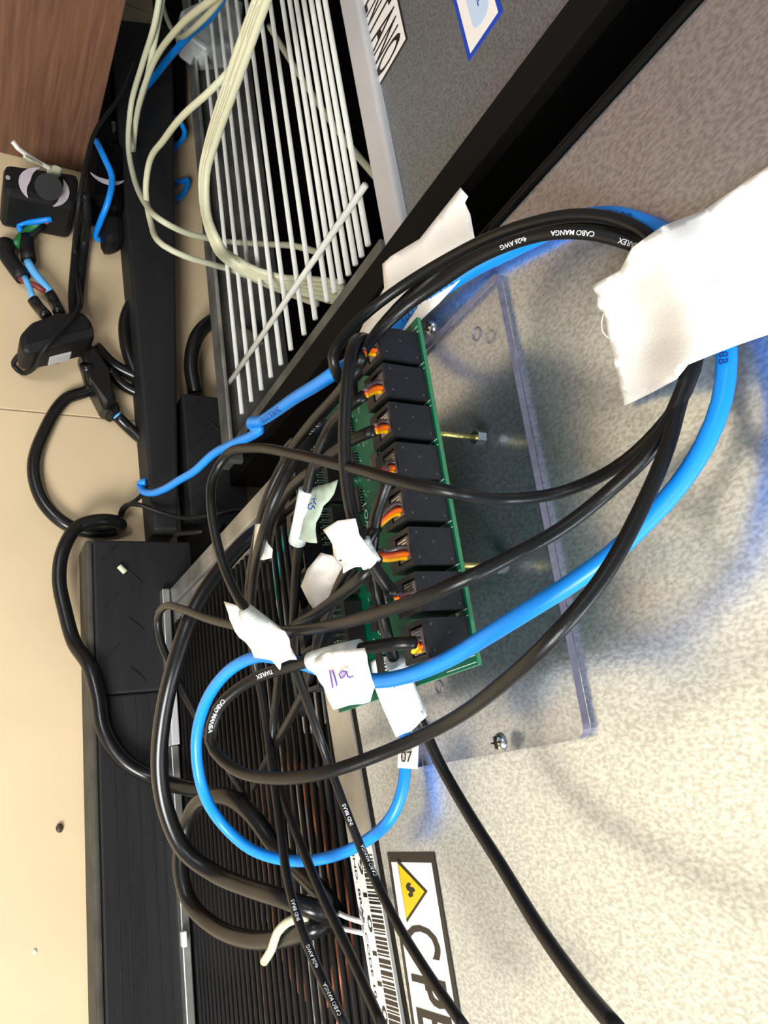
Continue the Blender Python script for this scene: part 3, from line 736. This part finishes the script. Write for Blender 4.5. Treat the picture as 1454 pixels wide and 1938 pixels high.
F_ = [(1270, 490, .1725), (1305, 560, .1725), (1318, 640, .1715), (1285, 755, .1665), (1238, 845, .163), (1150, 932, .158), (1060, 1002, .148), (960, 1057, .134), (880, 1096, .123), (800, 1131, .117), (720, 1159, .113), (640, 1181, .111), (560, 1193, .111), (480, 1190, .110), (400, 1173, .107), (345, 1153, .104), (312, 1148, .102), (299, 1170, .102), (305, 1215, .104), (325, 1262, .108), (352, 1318, .113), (382, 1372, .12), (402, 1410, .128), (430, 1450, .14), (470, 1520, .155)]
cable('black signal cable making a sharp bend over the rubber mat at left', F_, R * .98, group='black signal cables')

# upper arcs
A1 = [(1255, 475, .1735), (1215, 437, .173), (1150, 412, .1695), (1080, 408, .165), (1000, 424, .160), (920, 453, .156), (840, 494, .151), (760, 543, .144), (700, 588, .136), (652, 636, .126), (630, 676, .12), (640, 712, .125), (668, 722, .14), (664, 765, .142), (610, 815, .128), (560, 870, .115), (520, 945, .108), (498, 1010, .108), (482, 1080, .115), (476, 1150, .125), (480, 1240, .14), (500, 1340, .145), (516, 1460, .143), (530, 1560, .140), (542, 1650, .137), (566, 1745, .136), (602, 1835, .138), (655, 1945, .14)]
t, _ = cable('uppermost black signal cable of the arc, ending in the leftmost line of CABO MANGA print', A1, R, texts=[('IND BRAS', 567, 1747, .0014, True, 0.0), ('4x26 AWG', 600, 1842, .0014, True, 0.0), ('CABO MANGA', 645, 1930, .0014, True, 0)], group='black signal cables')
flag(t, [(484, 992, 0), (500, 990, 0), (502, 1015), (516, 1040), (514, 1056), (498, 1060), (478, 1056, 0)], plane(.1125, .0008), jag=2, seed=8)
A2 = [(1240, 478, .1735), (1195, 462, .172), (1130, 444, .1665), (1050, 441, .1605), (980, 457, .156), (900, 492, .151), (830, 538, .146), (770, 580, .14), (715, 630, .132), (685, 670, .122), (672, 700, .118), (640, 745, .12), (590, 800, .122), (545, 862, .122), (505, 945, .118), (482, 1040, .12), (471, 1120, .123), (474, 1180, .13)]
cable('black signal cable of the upper arc with CABO MANGA print facing out', A2, R, texts=[('TIAFLEX', 1216, 471, .0014, False, 0.0), ('CABO MANGA', 1128, 443, .0014, False, 0.0), ('4x26 AWG', 1013, 450, .0014, False, 0)], group='black signal cables')
A3 = [(1262, 492, .1725), (1210, 460, .173), (1140, 430, .172), (1060, 425, .169), (980, 440, .165), (900, 474, .160), (830, 515, .155), (775, 560, .148), (735, 602, .142), (705, 640, .135), (680, 690, .124), (670, 698, .121), (678, 686, .1185), (686, 672, .1195)]
t, _ = cable('black signal cable bending back into the topmost socket', A3, R, group='black signal cables')
plug(t, 0, None, exit_pt=P((690, 668, .122)))
C7 = [(712, 655, .145), (690, 640, .13), (671, 650, .118), (661, 690, .112), (654, 770, .109), (652, 850, .108), (656, 910, .109), (666, 970, .110), (684, 1030, .112), (706, 1070, .115), (730, 1105, .1185), (746, 1128, .121)]
t, _ = cable('black signal cable crossing the board top to bottom with square tape flag, into seventh socket', C7, R, group='black signal cables')
plug(t, 6, None, exit_pt=P((750, 1130, .1225)))
flag(t, [(612, 1003), (640, 985, 0), (673, 981, 0), (680, 1012, 0), (716, 1058), (700, 1076), (672, 1073), (650, 1085), (648, 1060), (632, 1055), (630, 1030)], plane(.1065, .0012), wrap=([(681, 1022, .1115), (686, 1036, .1125), (704, 1068, .1145)], .0033), seed=12, label='square torn white tape flag over the board')
def scable(label, k, start, pts, r=R, texts=()):
    t, pth = cable(label, pts, r, texts=texts, group='black signal cables'); plug(t, k, None, exit_pt=P(start)); return t
t = scable('black signal cable from the second socket with pale green handwritten tape flag', 1, (692, 746, .1235), [(690, 748, .1225), (665, 766, .120), (630, 800, .119), (605, 850, .118), (590, 895, .118), (577, 960, .119), (566, 1030, .122), (560, 1100, .126), (556, 1190, .132), (558, 1270, .142), (575, 1350, .153)])
flag(t, [(575, 928, 0), (610, 918), (640, 908, 0), (632, 935), (612, 958), (598, 990), (600, 1028), (575, 1024, 0), (565, 1020, 0)], plane(.119, .0015), 'tape_grey', wrap=([(583, 928, .1185), (571, 990, .120), (563, 1024, .1215)], .0036), seed=14, label='pale green white tape flag with handwriting')
b = bmesh.new(); pen(b, [(590, 952), (584, 955), (583, 962), (588, 964), (593, 957), (596, 962)], .1172); pen(b, [(590, 945), (596, 943), (594, 950), (598, 954)], .1172); obj('handwriting', b, 'dark_blue_ink', t)
scable('black signal cable from the third socket heading down behind the board pins', 2, (711, 812, .1235), [(708, 815, .1225), (680, 826, .120), (640, 850, .119), (590, 890, .119), (550, 925, .12), (515, 990, .124), (505, 1060, .13)])
t = scable('black signal cable from the fourth socket leaving at the lower right edge', 3, (735, 896, .1235), [(738, 900, .122), (728, 928, .121), (712, 975, .121), (705, 1030, .122), (708, 1095, .124), (724, 1165, .128), (742, 1235, .135), (765, 1300, .145), (795, 1362, .152), (830, 1440, .156), (890, 1545, .156), (950, 1640, .152), (1020, 1755, .145), (1095, 1860, .138), (1170, 1950, .13)])
flag(t, [(700, 1252), (730, 1243), (755, 1237, 0), (775, 1290, 0), (802, 1358, 0), (788, 1375), (750, 1395, 0), (725, 1340, 0), (705, 1290)], plane(.150, .001), wrap=([(748, 1248, .1365), (772, 1310, .146), (792, 1356, .1515)], .0036), seed=21, label='long torn white tape flag at the board corner')
t = scable('black signal cable from the fifth socket under the folded white tape flag', 4, (714, 994, .1235), [(714, 997, .1225), (702, 1012, .120), (685, 1045, .1185), (655, 1085, .1175), (630, 1140, .119), (605, 1200, .124), (588, 1280, .132), (560, 1340, .14), (530, 1395, .147), (505, 1440, .154), (480, 1490, .163)])
flag(t, [(608, 1046, 0), (630, 1052, 0), (650, 1072, 0), (652, 1100, 0), (640, 1135), (625, 1175, 0), (608, 1174, 0), (585, 1140, 0), (570, 1110, 0), (582, 1078, 0)], plane(.1225, .0022, .045), seed=25, label='folded white tape flag')
scable('black signal cable from the sixth socket running down to the condenser wires', 5, (716, 1050, .1235), [(714, 1056, .1205), (697, 1080, .1165), (650, 1122, .115), (600, 1160, .117), (556, 1188, .122), (535, 1240, .132), (522, 1330, .145), (516, 1400, .147), (528, 1480, .145), (562, 1580, .143), (604, 1682, .143), (662, 1805, .145), (725, 1945, .145)])

# network cable
BL = [(640, 700, .132), (668, 682, .145), (705, 655, .16), (762, 608, .1715), (830, 556, .1740), (900, 510, .1755), (960, 480, .1765), (1030, 445, .1770), (1100, 412, .1770), (1160, 406, .1765), (1215, 420, .1765), (1275, 455, .1755), (1340, 530, .1745), (1368, 600, .1735), (1376, 680, .1715), (1366, 760, .169), (1335, 840, .166), (1285, 918, .162), (1225, 985, .157), (1160, 1047, .151), (1080, 1105, .145), (1000, 1155, .140), (920, 1205, .136), (850, 1247, .134), (780, 1276, .132), (720, 1288, .130), (650, 1282, .127), (580, 1258, .121), (530, 1246, .116), (485, 1243, .113), (435, 1268, .108), (390, 1328, .104), (372, 1400, .103), (380, 1480, .106), (415, 1552, .118), (475, 1607, .131), (550, 1629, .145), (630, 1620, .156), (695, 1590, .164), (742, 1545, .169), (763, 1490, .1725), (768, 1430, .1745), (766, 1370, .174)]
t, _ = cable('bright blue network cable looping under the big white tape', BL, .0026, 'blue', texts=[('VERIFIED TO TIA/EIA', 766, 604, .0028, False, .25), ('TIA 568', 1165, 405, .0022, False, .0), ('568B', 1370, 640, .0022, False, -.3)], ink='dark_blue_ink')
obj('cable_tag', sheet([(755, 1410, 0), (792, 1408, 0), (790, 1456, 0), (753, 1453, 0)], lambda x, y: .1655, 12), 'paper', t, solid=.0003)
b = bmesh.new(); o1 = onY(757, 1419, .1650); text_plane(b, '07', onY(759, 1442, .1645), onY(780, 1442, .1645) - onY(759, 1442, .1645), (onY(759, 1422, .1645) - onY(759, 1442, .1645)), 1, 1); obj('print', b, 'ink', t)
BL2 = [(636, 704, .128), (600, 728, .13), (560, 752, .133), (520, 780, .138), (494, 796, .142), (476, 798, .145), (478, 808, .150), (492, 812, .150), (480, 822, .152), (440, 840, .155), (400, 862, .155), (370, 890, .15), (340, 908, .146), (310, 926, .143), (285, 933, .14), (267, 925, .138), (265, 915, .138), (275, 912, .14)]
t, _ = cable('bright blue network cable dropping through the gap to the floor', BL2, .0028, 'blue', texts=[('CABLE CAT5E 24AWG', 500, 792, .0026, True, 0.0)], ink='dark_blue_ink')

# thick power cables
cable('thick black power cable curving down the corner of the near refrigerator', [(560, 960, .19), (520, 985, .17), (470, 1020, .150), (425, 1068, .135), (370, 1150, .118), (333, 1250, .108), (308, 1360, .103), (302, 1460, .103), (318, 1545, .108), (350, 1610, .116), (405, 1652, .128), (470, 1680, .138), (540, 1702, .147), (600, 1722, .158), (636, 1735, .176)], .0045, 'cable2')
cable('thick black power cable coiled in front of the condenser wires', [(640, 1738, .180), (618, 1702, .170), (575, 1655, .166), (520, 1600, .160), (480, 1545, .153), (440, 1512, .146), (400, 1508, .14), (368, 1528, .136), (350, 1575, .133), (342, 1640, .13), (357, 1702, .133), (402, 1750, .140), (470, 1778, .148), (540, 1775, .156), (600, 1754, .163), (636, 1740, .178)], .0048, 'cable2')
cable('black power cord snaking over the floor onto the rubber mat', [(163, 690, -.03), (170, 735, -.007), (125, 755, -.006), (85, 815, -.006), (64, 885, -.006), (82, 950, -.006), (125, 992, -.006), (180, 1008, -.006), (222, 1004, -.008), (228, 992, -.02), (200, 984, -.03), (150, 995, -.03), (120, 1040, -.03), (112, 1095, -.028), (124, 1160, -.028), (140, 1215, -.032), (170, 1262, -.048), (186, 1320, -.049), (196, 1380, -.049), (235, 1440, -.049), (295, 1474, -.055), (360, 1492, -.09), (420, 1500, -.12), (450, 1530, -.12), (500, 1600, -.12), (560, 1680, -.14)], .0062, 'cable2')
# strap of plain tape round the bundle
cable('thin dark cable lying across the beams to the gap', [(225, 985, -.01), (232, 962, -.02), (262, 955, -.045), (300, 968, -.048), (345, 980, -.06), (400, 975, -.09), (450, 965, -.10), (520, 968, -.12), (560, 965, -.14)], .0022, 'dull')
cable('thin dark cable joining the end of the blue cable', [(275, 912, .14), (272, 930, -.06), (256, 948, -.02), (236, 962, -.008), (226, 992, -.008)], .0022, 'dull')
cable('dark cable sagging under the gap between refrigerators', [(330, 1010, -.06), (380, 1006, -.08), (430, 995, -.09), (480, 965, -.12), (540, 900, -.18)], .0024, 'dull')
cable('short cream wire end poking out of the coiled power cable', [(580, 1735, .158), (545, 1745, .153), (525, 1765, .15), (515, 1795, .149), (500, 1820, .148)], .0022, 'cream', name='wire_end', cat='wire')

# cream cable bundle on the far refrigerator
CG = 'cream cables draped over the far refrigerator'
def cream(label, pts, r=.0030): cable(label, pts, r, 'cream', group=CG, step=.008)
cream('cream cable looping widest to the left over the far beam', [(310, -60, .16), (294, 40, .16), (270, 120, .16), (248, 200, .16), (243, 270, .16), (252, 330, .162), (275, 385, .165), (310, 420, .172), (350, 440, .195), (390, 450, .22), (430, 457, .255), (500, 462, .27), (560, 466, .275), (610, 480, .28)])
cream('cream cable second from the left, ending behind the white wires', [(312, -30, .165), (298, 50, .165), (278, 150, .166), (258, 225, .168), (252, 285, .170), (256, 240, .168), (264, 195, .165), (290, 120, .164), (340, 50, .164), (400, 0, .164), (440, -30, .164)])
cream('cream cable sweeping lowest over the beam into the bundle', [(452, 112, .188), (440, 128, .186), (400, 170, .175), (350, 215, .165), (310, 265, .163), (282, 310, .163), (276, 360, .165), (285, 420, .17), (310, 465, .175), (350, 485, .195), (400, 500, .225), (440, 512, .255), (520, 545, .275), (600, 575, .285)])
for k, (dx, dy) in enumerate(((0, 0), (5, 2), (11, 5), (16, 8), (21, 12))):
    cream('cream cable of the close bundle, %s from the left' % ('first', 'second', 'third', 'fourth', 'fifth')[k], [(500 + dx, -40, .175 + .004 * (k % 2)), (470 + dx, 40, .175), (445 + dx, 110, .175 + .003 * (k % 2)), (418 + dx * .9, 190, .176), (395 + dx * .7, 265, .178), (382 + dx * .45, 330, .18 + .003 * (k % 2)), (386 + dx * .3, 400, .184), (402 + dx * .5, 455, .19), (428 + dx, 493 - dy * .2, .215 + .003 * k), (470 + dx, 520 - dy * .6, .24), (520 + dx, 538 - dy, .262), (580, 556 - k * 7, .275), (650, 575 - k * 10, .285)])
cream('thin cream cable hanging behind the white wires', [(510, 50, .27), (560, 130, .275), (620, 220, .28), (690, 310, .285), (790, 420, .29)], .003)
cream('cream cable loop crossing the upper left white wires', [(305, 0, .21), (320, 45, .20), (340, 70, .19), (365, 55, .18), (400, 20, .175), (430, -20, .172)], .0026)
cable('dark blue cable running down beside the wooden desk panel', [(430, -20, .20), (400, 30, .20), (360, 65, .2), (320, 110, .195), (285, 155, .19), (262, 180, .185), (240, 205, .18), (228, 225, -.02)], .0038, 'blue', step=.008)
cable('blue cable strand lying over the black plug box', [(182, 266, -.06), (198, 300, -.062), (212, 335, -.06), (205, 380, -.055), (188, 425, -.03), (182, 450, -.01), (196, 456, -.008)], .0034, 'blue', step=.006)
cable('blue cable tangle under the far beam', [(305, 218, -.02), (335, 225, -.025), (350, 250, -.02), (325, 290, -.01), (318, 335, -.008), (340, 345, -.008), (355, 340, -.01), (345, 370, -.008), (325, 380, -.006)], .0032, 'blue', step=.006)

# black loops beside and behind the beam
cable('thick black cable arching left of the far beam', [(290, 545, -.015), (262, 556, -.015), (246, 580, -.012), (236, 612, -.012), (240, 660, -.012), (262, 720, -.009)], .0065, 'cable2')
cable('thick black cable leaving the adapter toward the far beam', [(180, 655, -.02), (215, 690, -.01), (262, 715, -.009), (300, 740, -.009)], .006, 'cable2')
cable('thick black cable below the other one toward the far beam', [(205, 700, -.012), (235, 730, -.008), (275, 748, -.009), (310, 755, -.009)], .0055, 'cable2')
cable('thick black cable looping behind the far beam', [(450, 585, -.03), (395, 612, -.03), (372, 640, -.03), (362, 690, -.025), (370, 745, -.02)], .008, 'cable2')

# ================================================================ things on the floor by the desk
def gbox(name, top, h1, h0, mt, par, bev=.004): return obj(name, gprism(top, h1, h0, bev), mt, par)
s1 = thing('power_strip', 'black socket box leaning by the wooden desk panel with white crescents', 'power strip', onG(90, 400, 0))
gbox('housing', [(8, 308), (150, 328), (146, 392), (6, 362)], .055, .0005, 'dull', s1, .006)
def crescent(par, cx, cy, h, R1, a0, a1, thick):
    c = onG(cx, cy, h); pts_o = []; pts_i = []
    for k in range(13):
        a = math.radians(a0 + (a1 - a0) * k / 12); tt = math.sin(math.pi * k / 12) * thick
        pts_o.append(c + Vector((math.cos(a) * R1, math.sin(a) * R1, 0))); pts_i.append(c + Vector((math.cos(a) * (R1 - tt - .0003), math.sin(a) * (R1 - tt - .0003), 0)))
    b = bmesh.new(); lo = [b.verts.new(p) for p in pts_o]; li = [b.verts.new(p) for p in pts_i]
    for k in range(12): b.faces.new((lo[k], lo[k + 1], li[k + 1], li[k]))
    return obj('white_ring', b, 'smoke', par, solid=.0012)
crescent(s1, 84, 354, .0562, .024, 190, 320, .010); crescent(s1, 84, 354, .0562, .024, 20, 130, .008)
b = cyl(onG(90, 356, .05), onG(92, 354, .068), .013, 20); obj('round_plug', b, 'dull', s1)
obj('screw', cyl(onG(15, 336, .055), onG(15, 336, .0563), .0022), 'dusty_light', s1)
obj('zip_tie_knot', gprism([(88, 314), (104, 309), (120, 316), (114, 328), (92, 326)], .066, .056, .003), 'cream', s1)
b = tube([onG(x, y, h) for x, y, h in ((24, 268, .10), (34, 281, .095), (50, 293, .088), (68, 304, .078), (92, 318, .068))], .0022, 6); tg = obj('tag_strip', b, 'paper', s1)
b = tube([onG(x, y, h) for x, y, h in ((46, 296, .09), (58, 303, .085), (72, 308, .078), (84, 314, .07))], .0018, 6); obj('tag_strip', b, 'cream', s1)
s2 = thing('power_strip', 'black glossy socket box with plug beside the far beam', 'power strip', onG(205, 330, 0))
gbox('housing', [(172, 262), (236, 270), (236, 395), (165, 372)], .045, .0005, 'black', s2, .008)
crescent(s2, 203, 322, .0462, .020, -62, 62, .006)
gbox('adapter_block', [(192, 392), (238, 398), (240, 452), (198, 462)], .03, .0005, 'dull', s2, .01)
gbox('white_cable_cap', [(200, 228), (222, 222), (232, 240), (214, 252)], .03, .002, 'tube', s2, .006)
gbox('plug_neck', [(190, 250), (222, 246), (226, 264), (188, 262)], .04, .002, 'dull', s2, .006)
ad = thing('power_adapter', 'black wall power adapter lying across cables on the beige floor', 'adapter', onG(105, 640, 0))
obj('housing', gprism([(36, 632), (60, 606), (110, 592), (158, 586), (174, 604), (182, 628), (176, 640), (120, 652), (60, 668), (40, 662)], .052, .016, .006, seg=3), 'dull', ad)
obj('seam_band', gprism([(52, 650), (120, 634), (176, 620), (179, 634), (120, 650), (56, 668)], .0535, .050, .001), 'rubber', ad)
obj('rating_label', gprism([(92, 662), (136, 652), (136, 668), (94, 678)], .035, .020, .001), 'lip_far', ad)
cable('thin black adapter lead looped over the adapter', [(46, 664, -.03), (32, 676, -.02), (26, 692, -.006), (42, 706, -.006), (62, 698, -.02), (85, 660, -.056), (120, 620, -.06), (146, 590, -.058), (148, 540, -.02), (142, 480, -.008), (146, 420, -.05), (150, 380, -.07), (165, 300, -.08), (180, 250, -.08), (230, 180, -.08), (255, 120, -.08)], .0024, 'dull')
cable('pair of black cords running from the socket box to the adapter, left strand', [(152, 372, -.07), (158, 400, -.05), (148, 440, -.01), (142, 500, -.006), (138, 560, -.012), (140, 600, -.02)], .0048, 'dull')
cable('pair of black cords running from the socket box to the adapter, right strand', [(160, 366, -.072), (164, 410, -.05), (160, 460, -.012), (154, 520, -.008), (148, 580, -.014)], .0048, 'dull')
pl = thing('cord_connector', 'long black cord connector below the adapter with light blue wire end', 'connector', onG(180, 720, 0))
obj('housing', gprism([(150, 655), (184, 648), (206, 700), (226, 758), (200, 776), (172, 716)], .030, .0005, .006), 'cable2', pl)
obj('collar', gprism([(198, 764), (224, 756), (230, 776), (214, 786), (204, 780)], .02, .001, .003), 'dull', pl)
obj('blue_wire_end', tube([onG(218, 780, .012), onG(226, 792, .012)], .005, 8), 'w_lblue', pl)
cable('black cord from the connector to the far beam', [(222, 788, -.012), (240, 806, -.009), (262, 826, -.009), (292, 846, -.009)], .0058, 'cable2')
# stripped mains cable ends at left
cable('black mains cable stub above the adapter, left one', [(62, 566, -.02), (72, 580, -.02), (88, 598, -.03)], .0058, 'cable2')
cable('black mains cable stub above the adapter, right one', [(94, 556, -.02), (104, 574, -.02), (112, 592, -.03)], .0058, 'cable2')
def wire(label, pts, r, mt): cable(label, pts, r, mt, name='wire', cat='wire', step=.006)
wire('light blue wire splice, left one', [(46, 524, -.02), (56, 545, -.02), (63, 566, -.02)], .003, 'w_lblue')
wire('light blue wire splice, right one', [(52, 494, -.02), (62, 512, -.02), (78, 532, -.02), (95, 552, -.02)], .0042, 'w_lblue')
wire('dark red wire between the blue splices', [(36, 524, -.015), (44, 532, -.015), (62, 538, -.02), (86, 552, -.02)], .003, 'w_rust')
wire('blue wire under the socket box', [(98, 414, -.03), (62, 420, -.02), (38, 424, -.01), (38, 436, -.008), (48, 446, -.008)], .0032, 'blue')
wire('green wire under the socket box', [(78, 420, -.02), (60, 432, -.012), (40, 450, -.01), (28, 465, -.01)], .0048, 'w_green')
wire('black taped wire joint, left one', [(12, 458, -.01), (12, 480, -.01), (28, 505, -.012), (44, 526, -.015)], .008, 'dull')
wire('black taped wire joint, right one', [(50, 450, -.01), (52, 470, -.012), (54, 492, -.015)], .0075, 'dull')
wire('thin dark wire joining the taped joints', [(82, 428, -.02), (60, 446, -.015), (30, 458, -.01), (14, 460, -.01)], .003, 'dull')
wire('thin dark wire beside the blue splice', [(40, 505, -.015), (60, 515, -.018), (80, 530, -.02), (92, 545, -.02)], .0022, 'dull')
# red dot switch on the box
obj('red_switch', gprism([(86, 408), (96, 404), (98, 412), (88, 414)], .03, .02, .001), 'w_red', s1)

# crumbs
def crumb(label, x, y, h, sz, mt):
    p = onG(x, y, h); b = bmesh.new(); bmesh.ops.create_icosphere(b, subdivisions=1, radius=sz)
    for v in b.verts: v.co = Vector((v.co.x * 1.3, v.co.y, v.co.z * .6)) * (1 + .2 * noise.noise(v.co * 900)) + p
    for v in b.verts: v.co.z += sz * .6
    tag(obj('crumb', b, mt), label, 'debris')
crumb('dark crumb on the beige floor beside the mat', 112, 1568, 0, .0032, 'brown')
crumb('tiny white crumb low on the beige floor', 65, 1802, 0, .0016, 'paper')
p0 = onG(225, 1072, MT + .003); p1 = onG(237, 1084, MT + .003)
b = tube([p0 + Vector((0, 0, .001)), p1 + Vector((0, 0, .001))], .0026, 10); tag(obj('plastic_bit', b, 'cream'), 'small cream plastic bit lying on the diamond tread', 'debris')

# ================================================================ big tapes
ridge_l = [(1205, 440), (1270, 480), (1318, 560), (1335, 640), (1320, 700)]
def big(x, y):
    d = seg_d(x, y, ridge_l); g = math.exp(-(d / 78) ** 2.4)
    dd = seg_d(x, y, [(1375, 560), (1376, 700)])
    return .1780 - .0155 * g - .002 * math.exp(-(dd / 25) ** 2) + .0006 * noise.noise(Vector((x * .02, y * .02, 0)))
b = sheet([(1119, 541), (1175, 511, 0), (1197, 468, 0), (1255, 428, 0), (1330, 400, 0), (1420, 338, 0), (1470, 305, 0), (1470, 628, 0), (1390, 655, 0), (1302, 690, 0), (1280, 718, 0), (1240, 740, 0), (1183, 768, 0), (1170, 715, 2), (1155, 650, 2), (1143, 592, 4), (1128, 578, 4), (1132, 560, 4)], big, 13, 0, 3)
tag(obj('tape', b, 'tape', smooth=True, solid=.0003), 'large white cloth tape holding the cable bundle to the refrigerator back', 'tape')
obj('thread', tube(path([(1143, 592, .1765), (1139, 610, .175), (1141, 628, .1755), (1152, 640, .177)], .002), .00018, 5), 'tape', bpy.data.objects['tape'], smooth=True)
def t2(x, y):
    return .1725 + .003 * noise.noise(Vector((x * .012, y * .012, 3))) 
b = sheet([(872, 355, 0), (886, 372, 3), (880, 384, 2), (890, 405, 0), (898, 450, 0), (880, 520, 0), (830, 575, 0), (760, 640, 0), (700, 700, 0), (672, 700, 0), (676, 640, 0), (690, 610, 0), (728, 545, 0), (724, 500, 0), (740, 485, 0), (795, 452, 0), (840, 395, 0)], t2, 14, 0, 4)
tag(obj('tape', b, 'tape', smooth=True, solid=.0003), 'white cloth tape stretched over the gap behind the upper cable arc', 'tape')
